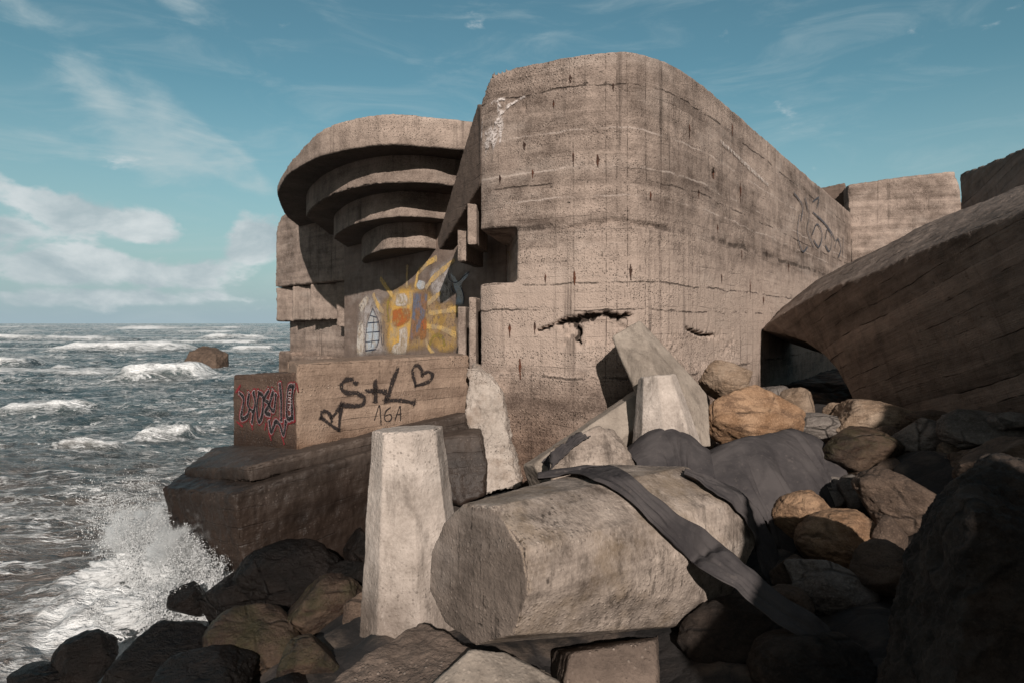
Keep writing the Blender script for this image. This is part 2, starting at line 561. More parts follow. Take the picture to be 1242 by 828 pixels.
M['wetrock'] = rock_mat('wet_dark_stone', (0.0035, 0.0027, 0.0022), (0.012, 0.0085, 0.007), (0.007, 0.0045, 0.0035), wet=1.6, rough=0.42, grain=0.3)
M['mossrock'] = rock_mat('weedy_stone', (0.012, 0.008, 0.006), (0.085, 0.056, 0.038), (0.03, 0.015, 0.01), wet=0.7, rough=0.5,
                         moss=((0.035, 0.032, 0.013), 0.5), grain=0.6)
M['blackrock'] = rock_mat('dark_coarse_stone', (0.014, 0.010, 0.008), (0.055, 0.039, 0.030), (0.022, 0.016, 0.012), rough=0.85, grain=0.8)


def bed_mat():
    m, nt, b, out = new_mat('rubble_bed')
    co = nt.node('ShaderNodeTexCoord').outputs['Object']
    v = nt.vor(co, 2.4)
    n = nt.noise(co, 5, 8, 0.65)
    c = nt.mix(nt.mapr(n, 0.35, 0.65), (0.02, 0.015, 0.012), (0.075, 0.055, 0.042))
    c = nt.mix(nt.mapr(v, 0.55, 0.3), (0.012, 0.009, 0.008), c)
    nt.put(b.inputs['Base Color'], c)
    b.inputs['Roughness'].default_value = 0.85
    nt.put(b.inputs['Normal'], nt.bump(nt.add(nt.mul(v, -0.2), nt.mul(n, 0.06))))
    return m


M['bed'] = bed_mat()


def cloth_mat():
    m, nt, b, out = new_mat('grey_geotextile')
    co = nt.node('ShaderNodeTexCoord').outputs['Object']
    n = nt.noise(co, 2.2, 7, 0.6)
    n2 = nt.noise(co, 160, 3, 0.7)
    c = nt.mix(nt.mapr(n, 0.35, 0.65), (0.040, 0.036, 0.037), (0.072, 0.064, 0.063))
    c = nt.mix(nt.mul(nt.mapr(nt.noise(co, 5, 8, 0.7), 0.58, 0.75), 0.5), c, (0.13, 0.11, 0.10))
    nt.put(b.inputs['Base Color'], c)
    b.inputs['Roughness'].default_value = 1.0
    b.inputs['Specular IOR Level'].default_value = 0.05
    c = nt.mix(nt.mul(nt.mapr(nt.noise(co, 20, 5, 0.7), 0.56, 0.76), 0.22), c, (0.15, 0.125, 0.11))
    nt.put(b.inputs['Base Color'], c)
    h = nt.add(nt.mul(n2, 0.003), nt.mul(nt.noise(nt.mapping(co, scale=(1, 1.6, 0.7), rot=(0, 0, 0.5)), 3.0, 3, 0.45, 0.6), 0.05))
    nt.put(b.inputs['Normal'], nt.bump(h))
    return m


M['cloth'] = cloth_mat()


def paint_mat(name, col, cover=0.85, col2=None, spray=False, scale=9.0, edge=True):
    """paint on concrete: worn through in patches; sprayed strokes feather towards their edges (uv.y from -1 to 1)"""
    m, nt, b, out = new_mat(name)
    tc = nt.node('ShaderNodeTexCoord')
    co = tc.outputs['Object']
    n = nt.noise(co, scale, 8, 0.72)
    c = col
    if col2 is not None:
        c = nt.mix(nt.mapr(nt.noise(co, 3.1, 6, 0.65), 0.42, 0.58), col, col2)
    nt.put(b.inputs['Base Color'], c)
    b.inputs['Roughness'].default_value = 0.8
    b.inputs['Specular IOR Level'].default_value = 0.15
    a = nt.mapr(n, 0.62 - 0.5 * cover, 0.82 - 0.5 * cover, 0.0, 1.0)
    a = nt.sub(1.0, nt.mul(nt.sub(1.0, a), 1.0))
    if edge:
        v = nt.math('ABSOLUTE', nt.sep(tc.outputs['UV'])[1])
        v = nt.add(v, nt.mul(nt.sub(nt.noise(co, 70 if spray else 14, 4, 0.7), 0.5), 0.9 if spray else 1.3))
        a = nt.mul(a, nt.mapr(v, 0.98, 0.45 if spray else 0.7))
    a = nt.mul(a, nt.mapr(nt.noise(co, 48, 3, 0.6), 0.34, 0.46))
    nt.put(b.inputs['Alpha'], a)
    nt.put(b.inputs['Normal'], nt.bump(nt.noise(co, 38, 5, 0.7), 0.8, 0.008))
    return m


M['spray'] = paint_mat('black_spray_paint', (0.024, 0.019, 0.018), 0.86, spray=True)
M['mist'] = paint_mat('black_overspray', (0.05, 0.036, 0.03), 0.30, spray=True, scale=24)
M['spray_thin'] = paint_mat('thin_black_spray_paint', (0.035, 0.025, 0.022), 0.8, spray=True)
M['spray_blue'] = paint_mat('faded_blue_spray_paint', (0.06, 0.066, 0.08), 0.7, spray=True)
M['spray_red'] = paint_mat('red_spray_paint', (0.20, 0.025, 0.03), 0.75, spray=True)
M['line_white'] = paint_mat('pale_spray_paint', (0.42, 0.36, 0.36), 0.8, spray=True)
M['black_fill'] = paint_mat('black_wall_paint', (0.014, 0.012, 0.013), 1.0, spray=True)
M['m_yellow'] = paint_mat('ochre_yellow_wall_paint', (0.66, 0.39, 0.10), 0.78, (0.50, 0.36, 0.20), spray=True)
M['m_ray'] = paint_mat('yellow_ray_wall_paint', (0.66, 0.43, 0.15), 0.72, (0.45, 0.33, 0.2))
M['m_orange'] = paint_mat('orange_wall_paint', (0.46, 0.14, 0.045), 0.55, (0.36, 0.17, 0.07), spray=True)
M['m_white'] = paint_mat('white_wall_paint', (0.62, 0.56, 0.50), 0.6, (0.45, 0.36, 0.28), spray=True)
M['m_bluegrey'] = paint_mat('blue_grey_wall_paint', (0.15, 0.17, 0.24), 0.6, (0.30, 0.16, 0.09), spray=True)
M['m_pale'] = paint_mat('pale_blue_wall_paint', (0.48, 0.53, 0.58), 0.75, (0.5, 0.47, 0.44), spray=True)
M['m_grey'] = paint_mat('pale_grey_wall_paint', (0.46, 0.41, 0.39), 0.62, (0.32, 0.27, 0.24), spray=True)
M['m_ochre'] = paint_mat('thin_ochre_wall_paint', (0.46, 0.29, 0.10), 0.62, (0.36, 0.24, 0.14), spray=True)
M['m_dark'] = paint_mat('navy_wall_paint', (0.03, 0.04, 0.07), 0.85, spray=True)
M['m_olive'] = paint_mat('olive_yellow_wall_paint', (0.32, 0.24, 0.06), 0.5, spray=True)
M['lime'] = paint_mat('lime_white_stain', (0.56, 0.50, 0.47), 0.42, scale=12, spray=True)
M['lime_faint'] = paint_mat('faint_lime_run', (0.46, 0.40, 0.36), 0.45, scale=9, spray=True)
M['rust'] = paint_mat('rust_stain', (0.095, 0.036, 0.02), 0.7, (0.04, 0.022, 0.016), spray=True, scale=20)
M['void'] = paint_mat('deep_shadow', (0.01, 0.008, 0.007), 1.0)

# ------------------------------------------------------------------ ground, one sheet to the horizon
def ground_h(x, y):
    shore = x - 0.06 * (y - 6)
    g = -1.4 + 2.75 * sstep(-6.2, -0.6, shore)
    g = g + 0.35 * sstep(0.5, 5, x) + 0.75 * sstep(3.2, 5.2, x)
    far = sstep(15, 60, np.hypot(x, y))
    return g * (1 - 0.0 * far) + 0.8 * far * sstep(2, 40, x)


def axis(lo, hi, a, b, step, grow=1.35):
    xs = list(np.arange(a, b + 1e-6, step))
    s, x = step, b
    while x < hi:
        s *= grow
        x += s
        xs.append(x)
    s, x = step, a
    while x > lo:
        s *= grow
        x -= s
        xs.insert(0, x)
    return np.array(xs)


gx = axis(-6000, 6000, -8, 11, 0.09)
gy = axis(-6000, 9000, 1.0, 14, 0.09)
GX, GY = np.meshgrid(gx, gy)
gp = np.stack([GX.ravel(), GY.ravel()], 1)
gz = ground_h(gp[:, 0], gp[:, 1])
near = (np.abs(gp[:, 0]) < 14) & (np.abs(gp[:, 1]) < 26)
q = np.stack([gp[:, 0], gp[:, 1], 0 * gp[:, 0]], 1)
gz = gz + np.where(near, 0.16 * fbm(q * 1.6, 4) + 0.22 * np.abs(fbm(q * 0.9 + 5, 2)), 0)
nx, ny = len(gx), len(gy)
faces = [(j * nx + i, j * nx + i + 1, (j + 1) * nx + i + 1, (j + 1) * nx + i) for j in range(ny - 1) for i in range(nx - 1)]
tag(link('ground', from_arrays('ground', np.stack([gp[:, 0], gp[:, 1], gz], 1), faces), M['bed']), kind='structure')

# ------------------------------------------------------------------ sea
BREAK = []      # breakers: middle x, y, half length, depth front to back, height, tilt


def brk(u0, u1, v, wid, hgt, tilt=0.0):
    Y = EYE_Z * FPX / (v - V0)
    x0, x1 = (u0 - U0) / FPX * Y, (u1 - U0) / FPX * Y
    BREAK.append(((x0 + x1) / 2, Y, abs(x1 - x0) / 2, wid, hgt, tilt))


for a in ((180, 325, 419, 6, .7, .05), (-120, 60, 438, 3.5, .6, .06), (60, 150, 453, 2, .4, .12), (0, 110, 498, 1.2, .3, .12), (70, 150, 545, .8, .3, .18), (-120, 165, 415, 9, 1.5, -.06), (60, 240, 429, 5, 1.0, .10), (-60, 45, 445, 2.6, .7, 0), (140, 250, 466, 2.2, .75, .22),
          (168, 232, 524, 1.0, .5, .25), (240, 330, 413, 8, .9, .1), (120, 330, 400.5, 30, 1.7, 0), (-200, 90, 398.5, 40, 1.8, 0),
          (-300, 20, 405, 14, 1.1, 0), (190, 300, 406, 14, 1.0, 0), (280, 335, 425, 5, .6, .1), (-500, -160, 430, 6, 1.0, 0), (-700, -300, 470, 2.5, .7, 0)):
    brk(*a)
sy = np.concatenate([np.geomspace(4.2, 22, 250), np.geomspace(22, 160, 260)[1:], np.geomspace(160, 9000, 150)[1:]])
ss = np.linspace(-1.5, 0.12, 560)
SX = (ss[None, :] * (sy[:, None] + 3.0)).ravel()
SY = np.repeat(sy, len(ss))
q = np.stack([SX, SY, 0 * SX], 1)
fade = 1 - sstep(60, 900, SY) * 0.5
ph = SY + 0.22 * SX + 1.8 * fbm(q * np.array([.03, .06, 0]), 3)
sw = np.sin(ph * 2 * PI / 11.5) * 0.20 + np.sin((ph * 1.0 + 2) * 2 * PI / 31) * 0.28
ch = 0.50 * (0.4 - np.abs(fbm(q * np.array([.13, .34, 0]) + 3, 4))) + 0.30 * (0.4 - np.abs(fbm(q * np.array([.42, 1.0, 0]) + 9, 4, .55)))
rise = sstep(4, 25, SY)
sz = (sw * (0.25 + 0.75 * rise) + ch * (0.5 + 0.5 * rise))
sz = np.where(SY > 200, sz * 1.5, sz)
foam = np.zeros_like(SX)
n_al = fbm(q * np.array([.25, .3, 0]) + 31, 3)
for (bx, by, hl, wid, hgt, tilt) in BREAK:
    dx = (SX - bx)
    dy = (SY - by - dx * tilt - hl * 0.05 * fbm(q * 0.35 + 2, 2))
    al = sstep(1.15, 0.6, np.abs(dx) / hl + 0.2 * n_al)
    prof = np.where(dy < 0, np.exp(-(dy / (wid * .35)) ** 2), np.exp(-(dy / (wid * 1.1)) ** 2))
    sz += hgt * al * prof
    fo = np.where(dy < 0, np.exp(-(dy / (wid * .5)) ** 2), np.exp(-(dy / (wid * .9)) ** 2) * 0.8)
    rag = 0.5 * fbm(np.stack([SX / wid * .9, SY / wid * 1.6, 0 * SX], 1) + 21, 5, .6)
    foam = np.maximum(foam, np.clip(al * fo * (1.0 + rag), 0, 1.05))
    foam = np.maximum(foam, 0.55 * sstep(1.6, 0.7, np.abs(dx) / hl) * np.exp(-((dy - wid * 1.2) / (wid * 2.0)) ** 2))
# small whitecaps, and the churned water under the wall
crest = (sw + ch)
foam = np.maximum(foam, 0.80 * sstep(0.34, 0.62, crest + 0.30 * n_al) * sstep(14, 30, SY))
foam = np.maximum(foam, (0.30 + 0.22 * n_al) * sstep(14, 20, SY) * (0.55 + 0.45 * sstep(150, 60, SY)))
nearf = sstep(26, 9, SY + 0.2 * (SX + 5))
foam = np.maximum(foam, nearf * (0.44 + 0.42 * fbm(q * np.array([.35, .9, 0]) + 60, 3)))
ds = np.hypot((SX + 4.7) * 0.8, (SY - 8.7) * 0.8)
foam = np.maximum(foam, 1.0 * sstep(2.5, 0.7, ds + 0.9 * fbm(q * 0.8 + 7, 3)))
sz += 0.28 * sstep(2.2, 0.4, ds) * (0.7 + fbm(q * 1.7 + 12, 4))
sz += 0.07 * foam * fbm(q * 3.0 + 40, 4) * sstep(60, 12, SY)
sand = np.clip(sstep(24, 8, SY + 0.25 * (SX + 5) + 6 * fbm(q * .12 + 70, 3)), 0, 1)
ns = len(ss)
faces = [(j * ns + i, j * ns + i + 1, (j + 1) * ns + i + 1, (j + 1) * ns + i) for j in range(len(sy) - 1) for i in range(ns - 1)]
me = from_arrays('sea', np.stack([SX, SY, sz], 1), faces)
for nm, arr in (('foam', foam), ('sand', sand)):
    at = me.attributes.new(nm, 'FLOAT', 'POINT')
    at.data.foreach_set('value', arr.astype(np.float32))


def sea_mat():
    m, nt, b, out = new_mat('sea_water')
    co = nt.node('ShaderNodeTexCoord').outputs['Object']
    fa = nt.node('ShaderNodeAttribute', attribute_name='foam').outputs['Fac']
    sa = nt.node('ShaderNodeAttribute', attribute_name='sand').outputs['Fac']
    wv = nt.mapping(co, rot=(0, 0, -0.2), scale=(0.5, 1.5, 1))
    n1 = nt.noise(wv, 1.6, 6, 0.62, 0.8)
    n2 = nt.noise(wv, 0.35, 4, 0.6, 0.5)

    def strands(scale, w0, w1, dist, rough_):
        n = nt.noise(nt.mapping(wv, loc=(scale, 2.0 * scale, 0)), scale, 6, rough_, dist)
        d = nt.math('ABSOLUTE', nt.sub(n, 0.5))
        w = nt.add(w0, nt.mul(nt.math('MAXIMUM', fa, 0.0), w1))
        return nt.mapr(nt.div(d, w), 1.0, 0.25)
    la = nt.mul(strands(0.55, 0.004, 0.075, 1.0, 0.62), nt.mapr(nt.noise(wv, 1.3, 5, 0.7), 0.36, 0.6))
    lb = nt.mul(strands(1.7, 0.002, 0.085, 0.9, 0.65), nt.mapr(n2, 0.40, 0.62))
    lc = nt.mul(strands(5.0, 0.0, 0.10, 0.6, 0.7), nt.mapr(nt.noise(wv, 0.8, 5, 0.65, 0.6), 0.46, 0.64))
    brk_ = nt.mapr(nt.add(nt.noise(co, 11, 5, 0.75), nt.mul(nt.noise(wv, 3.0, 5, 0.7), 0.8)), 0.62, 1.02)
    lace = nt.math('MAXIMUM', nt.math('MAXIMUM', la, nt.mul(lb, 0.95)), nt.mul(lc, 0.8))
    lace = nt.mul(lace, nt.add(0.35, nt.mul(brk_, 0.85)))
    solid = nt.mapr(nt.add(fa, nt.mul(nt.sub(nt.add(nt.mul(n1, 0.6), nt.mul(nt.noise(co, 5, 6, 0.72), 0.4)), 0.5), 1.1)), 0.58, 0.95)
    fm = nt.math('MINIMUM', nt.math('MAXIMUM', lace, solid), 1.0)
    deep = nt.mix(nt.mapr(n2, 0.35, 0.65), (0.036, 0.053, 0.056), (0.080, 0.106, 0.108))
    sandc = nt.mix(nt.mapr(n1, 0.3, 0.7), (0.062, 0.048, 0.040), (0.125, 0.098, 0.082))
    base = nt.mix(sa, deep, sandc)
    veil = nt.mul(nt.mapr(fa, 0.2, 0.8), nt.mapr(nt.noise(wv, 1.1, 5, 0.65, 0.8), 0.4, 0.65))
    base = nt.mix(nt.mul(veil, 0.35), base, (0.32, 0.30, 0.28))
    fc = nt.mix(nt.mapr(nt.noise(co, 9, 5, 0.72), 0.3, 0.7), (0.62, 0.63, 0.63), (0.92, 0.93, 0.93))
    nt.put(b.inputs['Base Color'], nt.mix(fm, base, fc))
    nt.put(b.inputs['Roughness'], nt.mapr(fm, 0, 1, 0.2, 0.9))
    nt.put(b.inputs['Specular IOR Level'], nt.mapr(fm, 0, 1, 0.45, 0.1))
    h = nt.add(nt.mul(nt.noise(wv, 1.5, 6, 0.64, 0.6), 0.42), nt.mul(nt.noise(wv, 8.0, 5, 0.68), 0.07))
    h = nt.add(h, nt.mul(fm, nt.add(0.03, nt.mul(nt.noise(co, 22, 4, 0.75), 0.05))))
    nt.put(b.inputs['Normal'], nt.bump(h))
    return m


M['sea'] = sea_mat()
tag(link('sea', me, M['sea']), kind='structure')

# ------------------------------------------------------------------ breaking wave against the wall
def foam_mat():
    m, nt, b, out = new_mat('wave_foam')
    co = nt.node('ShaderNodeTexCoord').outputs['Object']
    n = nt.noise(co, 9, 6, 0.75)
    c = nt.mix(nt.mapr(n, 0.3, 0.65), (0.74, 0.75, 0.75), (0.93, 0.94, 0.94))
    nt.put(b.inputs['Base Color'], c)
    b.inputs['Roughness'].default_value = 0.8
    b.inputs['Specular IOR Level'].default_value = 0.2
    nm = nt.bump(nt.add(nt.mul(n, 0.05), nt.mul(nt.noise(co, 45, 4, 0.75), 0.02)))
    nt.put(b.inputs['Normal'], nm)
    tr = nt.node('ShaderNodeBsdfTranslucent')
    nt.put(tr.inputs['Color'], (0.8, 0.82, 0.83))
    mx = nt.node('ShaderNodeMixShader')
    mx.inputs[0].default_value = 0.3
    nt.l.new(b.outputs[0], mx.inputs[1])
    nt.l.new(tr.outputs[0], mx.inputs[2])
    nt.l.new(mx.outputs[0], out.inputs['Surface'])
    return m


M['foam'] = foam_mat()


def splash():
    tet = np.array([(1, 1, 1), (1, -1, -1), (-1, 1, -1), (-1, -1, 1)]) / math.sqrt(3)
    octa = np.array([(1, 0, 0), (-1, 0, 0), (0, 1, 0), (0, -1, 0), (0, 0, 1), (0, 0, -1)], float)
    of = np.array([(0, 2, 4), (2, 1, 4), (1, 3, 4), (3, 0, 4), (2, 0, 5), (1, 2, 5), (3, 1, 5), (0, 3, 5)])
    C, S = [], []
    # ragged plumes: each a fan of drops thrown up from the water, thinning as it rises
    for (u, vb, vt, Y, wpx, n) in ((272, 695, 655, 7.9, 16, 5000), (250, 695, 628, 8.1, 20, 9000), (225, 695, 602, 8.4, 22, 11000), (200, 690, 588, 8.7, 22, 9000), (178, 680, 592, 9.0, 22, 6000),
                                   (155, 670, 580, 9.6, 24, 2600), (215, 735, 680, 7.4, 36, 7000), (180, 740, 700, 7.6, 36, 4000), (287, 700, 680, 7.8, 8, 1600), (235, 770, 725, 6.9, 22, 4000),
                                   (160, 650, 552, 10.0, 30, 2200), (190, 640, 565, 9.6, 18, 2500), (135, 630, 545, 11.0, 24, 900), (205, 775, 740, 6.8, 34, 2600)):
        if u > 195: Y, vb = Y - 0.55, vb + 28
        b0 = np.array(P(u, vb, Y))
        H = (vb - vt) / FPX * Y
        w = wpx / FPX * Y
        n = int(n * 1.7)
        t = RNG.random(n) ** 1.35
        a = RNG.normal(size=n) * w * (0.5 + 0.55 * t)
        dpt = RNG.normal(size=n) * w * 0.55
        p = np.stack([b0[0] + a - 0.25 * H * t, b0[1] + dpt, b0[2] - 0.1 + H * t * (1 - 0.22 * np.abs(a) / w)], 1)
        p += 0.22 * np.stack([fbm(p * 2.0 + 50, 4), fbm(p * 2.0 + 80, 4), fbm(p * 2.0 + 20, 4)], 1)
        nz = 0.5 - np.abs(fbm(p * np.array([3.4, 3.4, 2.0]), 4, .6)) * 1.9
        keep = (nz > -0.25 + 0.60 * t) & (p[:, 1] > 6.85)
        p, t2 = p[keep], t[keep]
        C.append(p)
        S.append((0.003 + 0.0105 * RNG.random(len(p)) ** 4) * (1.2 - 0.5 * t2))
    C, S = np.concatenate(C), np.concatenate(S)
    n = len(C)
    ang = RNG.random(n) * 2 * PI
    ca, sa_ = np.cos(ang), np.sin(ang)
    st = RNG.uniform(0.6, 1.3, (n, 3)) * np.array([1, 1, 1.5])
    o = octa[None] * st[:, None, :] * S[:, None, None]
    tilt = RNG.normal(size=n) * 0.7
    ct, sn = np.cos(tilt), np.sin(tilt)
    ox, oy, oz = o[..., 0], o[..., 1], o[..., 2]
    ox, oz = ox * ct[:, None] + oz * sn[:, None], -ox * sn[:, None] + oz * ct[:, None]
    ox, oy = ox * ca[:, None] - oy * sa_[:, None], ox * sa_[:, None] + oy * ca[:, None]
    V = (np.stack([ox, oy, oz], -1) + C[:, None, :]).reshape(-1, 3)
    F = (of[None] + (np.arange(n) * 6)[:, None, None]).reshape(-1, 3)
    verts, faces, k = [V], [F], len(V)
    # the body of white water they rise from
    for (u, v, Y, rx, rz) in ((262, 694, 8.0, .30, .24), (235, 684, 8.3, .40, .34), (208, 680, 8.6, .42, .36), (182, 682, 9.0, .42, .26), (232, 742, 7.4, .45, .17),
                              (195, 750, 7.4, .5, .16), (215, 712, 7.9, .7, .22), (165, 694, 9.0, .6, .16)):
        vv, ff = ico(6)
        if u > 195: Y, v = Y - 0.5, v + 26
        c = np.array(P(u, v, Y))
        p = vv * np.array([rx, rx * .7, rz]) * 0.88
        p = p * (1 + 0.8 * fbm((p + c) * 2.6, 3) + 0.5 * fbm((p + c) * 9.0 + 3, 5, 0.7))[:, None] + c
        verts.append(p)
        faces.append(np.array(ff) + k)
        k += len(vv)
    V, F = np.concatenate(verts), np.concatenate(faces)
    me = bpy.data.meshes.new('wave_splash')
    me.vertices.add(len(V))
    me.vertices.foreach_set('co', V.ravel())
    me.loops.add(len(F) * 3)
    me.loops.foreach_set('vertex_index', F.ravel().astype(np.int32))
    me.polygons.add(len(F))
    me.polygons.foreach_set('loop_start', np.arange(len(F), dtype=np.int32) * 3)
    me.update(calc_edges=True)
    me.validate()
    smooth(me)
    o = link('wave_splash', me, M['foam'])
    tag(o, 'white wave breaking into spray against the wet concrete base', 'wave', kind='stuff')


splash()


def spray_mist():
    """soft white water dust hanging over the breaking wave"""
    m = bpy.data.materials.new('water_dust')
    m.use_nodes = True
    nt = NT(m.node_tree)
    nt.n.clear()
    out = nt.node('ShaderNodeOutputMaterial')
    vol = nt.node('ShaderNodeVolumePrincipled')
    nt.put(vol.inputs['Color'], (0.97, 0.98, 0.98))
    vol.inputs['Anisotropy'].default_value = 0.1
    tc = nt.node('ShaderNodeTexCoord')
    gx_, gy_, gz_ = nt.sep(nt.mapping(tc.outputs['Generated'], loc=(-.5, -.5, 0)))
    rad = nt.math('SQRT', nt.add(nt.add(nt.mul(gx_, gx_), nt.mul(gy_, gy_)), nt.mul(nt.mul(gz_, gz_), 0.30)))
    n = nt.noise(tc.outputs['Object'], 2.6, 5, 0.65, 0.5)
    d = nt.mapr(nt.add(nt.mul(nt.sub(n, 0.5), 1.3), nt.sub(0.36, rad)), 0.0, 0.30)
    nt.put(vol.inputs['Density'], nt.mul(d, 15.0))
    nt.l.new(vol.outputs[0], out.inputs['Volume'])
    M['dust'] = m
    vv, ff = ico(4)
    for (u, v, Y, rx, rz, lab) in ((224, 655, 7.9, .72, .72, 'soft cloud of spray dust over the breaking wave by the foundation corner'), (170, 628, 9.4, .85, .80, 'thinner cloud of spray dust left of the breaking wave'), (222, 728, 7.5, .75, .34, 'low band of spray dust over the surf before the black stone')):
        p = vv * np.array([rx, .6, rz]) + np.array(P(u, v, Y))
        o = link('spray_cloud', from_arrays('spray_cloud', p, ff), m)
        rebase(o)
        tag(o, lab, 'spray', kind='stuff')


spray_mist()

# ------------------------------------------------------------------ the bunker
def catmull(pts, n=8):
    pts = [np.array(p, float) for p in pts]
    out = []
    for i in range(len(pts) - 1):
        p0 = pts[max(i - 1, 0)]
        p1, p2 = pts[i], pts[i + 1]
        p3 = pts[min(i + 2, len(pts) - 1)]
        for k in range(n):
            t = k / n
            out.append(0.5 * (2 * p1 + (p2 - p0) * t + (2 * p0 - 5 * p1 + 4 * p2 - p3) * t * t + (3 * p1 - p0 - 3 * p2 + p3) * t ** 3))
    out.append(pts[-1])
    return [tuple(p) for p in out]


bunker = empty('bunker', (2.0, 13.0, 1.2), 'huge weathered concrete bunker with stepped round canopy and rounded corner, standing at the shore', 'bunker')
FU = [(583, 10.45), (600, 10.2), (628, 10.03), (650, 9.88), (700, 9.61), (740, 9.49), (760, 9.47), (781, 9.58), (816, 9.98), (850, 10.73), (868, 11.3)]
front = [((u - U0) / FPX * Y, Y) for u, Y in FU]
fc = catmull(front + [(4.6, 12.56)], 6)
i628 = min(range(len(fc)), key=lambda i: abs(fc[i][0] / fc[i][1] * FPX + U0 - 628))
back = [(9.2, 18.8), (13.0, 24.0), (11.5, 25.0)]
TOP = 8.11
up_poly = fc + back + [(-0.8, 25.0), (-0.1, 12.8)]
up_top = [TOP] * len(up_poly)
up_top[0] = 7.66
for k in range(1, 6): up_top[k] = 7.66 + (TOP - 7.66) * min(1, k / 5)
up_top[-1] = 7.8
for k in range(len(fc), len(fc) + 3): up_top[k] = (8.13, 8.2, 8.2)[k - len(fc)]
mid_poly = fc[i628:] + back + [(-4.3, 25.0), (-4.9, 20.3), (-0.13, 12.9)]
low_poly = fc + back + [(-1.0, 25.0), (-0.42, 13.0)]
off = []
for k, p in enumerate(fc[:40]):
    t = np.array(fc[min(k + 1, len(fc) - 1)]) - np.array(fc[max(k - 1, 0)])
    nrm = np.array([t[1], -t[0]]) / np.linalg.norm(t)
    off.append(tuple(np.array(p) + nrm * (0.05 * (1 - k / 39.0) + 0.005)))


def carve_wall(co, no):
    # spalled hollow over the leaning block, and the smaller crack right of it
    x, y, z = co[:, 0], co[:, 1], co[:, 2]
    u = U0 + x / y * FPX
    v = V0 + (EYE_Z - z) / y * FPX
    frontal = (y < 12.5) & (no[:, 1] < 0.3)
    nz = 0.7 * fbm(co * 7.0, 3, 0.5) + 0.75 * fbm(co * 19.0, 3, 0.6)
    d = np.zeros(len(co))

    def gash(pts, w, depth):
        best = np.full(len(co), 1e9)
        for (a, b_) in zip(pts[:-1], pts[1:]):
            ax, ay = a[:2]
            bx_, by_ = b_[:2]
            L2 = (bx_ - ax) ** 2 + (by_ - ay) ** 2
            t = np.clip(((u - ax) * (bx_ - ax) + (v - ay) * (by_ - ay)) / L2, 0, 1)
            ww = a[2] + (b_[2] - a[2]) * t
            dd = np.hypot(u - ax - t * (bx_ - ax), v - ay - t * (by_ - ay)) / np.maximum(ww, .5)
            best = np.minimum(best, dd)
        return depth * sstep(1.0, 0.72, best + 0.95 * nz)
    d += gash([(650, 402, 1.0), (672, 394, 2.4), (692, 388, 4.2), (716, 384, 5.2), (734, 380, 4.2), (750, 385, 3.4), (765, 383, 2.0)], 1, 0.20)
    d += gash([(694, 392, 3.4), (703, 402, 2.6), (697, 412, 2), (704, 416, 1)], 1, 0.17)
    d += gash([(832, 398, 1.2), (842, 403, 2.6), (855, 407, 2.8), (868, 407, 1.2)], 1, 0.17)
    d += gash([(690, 277, 3), (720, 272, 5), (745, 268, 4), (775, 272, 3.5), (810, 276, 2)], 1, 0.05)
    for (a, b_, c_) in ((636, 130, 3), (905, 230, 4), (915, 290, 3), (908, 345, 4), (866, 211, 3), (898, 236, 3)):
        d += 0.05 * sstep(1.2, 0.4, np.hypot((u - a) / c_, (v - b_) / (c_ * 2.2)) + 0.6 * nz)
    # lower right of the hollow has lost a shallow skin
    d += 0.05 * sstep(1.1, 0.8, np.hypot((u - 722) / 40, (v - 402) / 17) + 0.8 * nz) + 0.03 * sstep(1.1, 0.8, np.hypot((u - 850) / 40, (v - 425) / 20) + 0.9 * nz)
    global CAVITY
    CAVITY = d * frontal
    return co - no * CAVITY[:, None]


cast('wall', [prism(up_poly, 5.54, up_top), prism(mid_poly, 4.4, 5.8), prism(low_poly, 0.2, 4.65),
              prism(off + [(1.6, 11.5), (0.2, 11.5)], 0.2, 3.17)],
     M['wall'], voxel=0.032, rough=0.012, chip=0.012, big=0.02, carve=carve_wall, parent=bunker, smooth_it=1)
at_ = bpy.data.objects['wall'].data.attributes.new('cavity_shade', 'FLOAT', 'POINT')
at_.data.foreach_set('value', CAVITY.astype(np.float32))
_o = np.array(fc + back[:2])
_d = np.concatenate([[0], np.cumsum(np.linalg.norm(np.diff(_o, axis=0), axis=1))])
_t = np.concatenate([np.arange(0, 6.5, 0.02), np.arange(6.5, _d[-1], 0.3)])
_q = np.stack([np.interp(_t, _d, _o[:, 0]), np.interp(_t, _d, _o[:, 1])], 1)
_c = get_co(bpy.data.objects['wall'].data)[:, :2]
_s = np.zeros(len(_c))
for k in range(0, len(_c), 20000):
    dd_ = ((_c[k:k + 20000, None, :] - _q[None]) ** 2).sum(2)
    _s[k:k + 20000] = _t[dd_.argmin(1)]
# soften the steps of the nearest-station lookup
at_ = bpy.data.objects['wall'].data.attributes.new('arc', 'FLOAT', 'POINT')
at_.data.foreach_set('value', _s.astype(np.float32))
# flank cheek beside the embrasure
P1, P4, P3 = (-0.525, 10.46, 6.33), (-1.46, 12.5, 5.45), (-0.60, 10.75, 7.76)
chk = [P1, P4, (-1.5, 12.62, 5.7), P3, (-0.525, 10.47, 7.62)]
cast('cheek_wall', [extrude(chk, (0.30, 0.10, 0))], M['shade_tone'], voxel=0.025, chip=0.015, rough=0.006, big=0.004, parent=bunker)
# hanging teeth and lower jamb posts, each a step of the embrasure
def block(u0, u1, Y, za, zb, dep, skew=0.0):
    x0, x1 = (u0 - U0) / FPX * Y, (u1 - U0) / FPX * Y
    return prism([(x0, Y), (x1, Y), (x1 + skew, Y + dep), (x0 + skew, Y + dep)], za, zb)


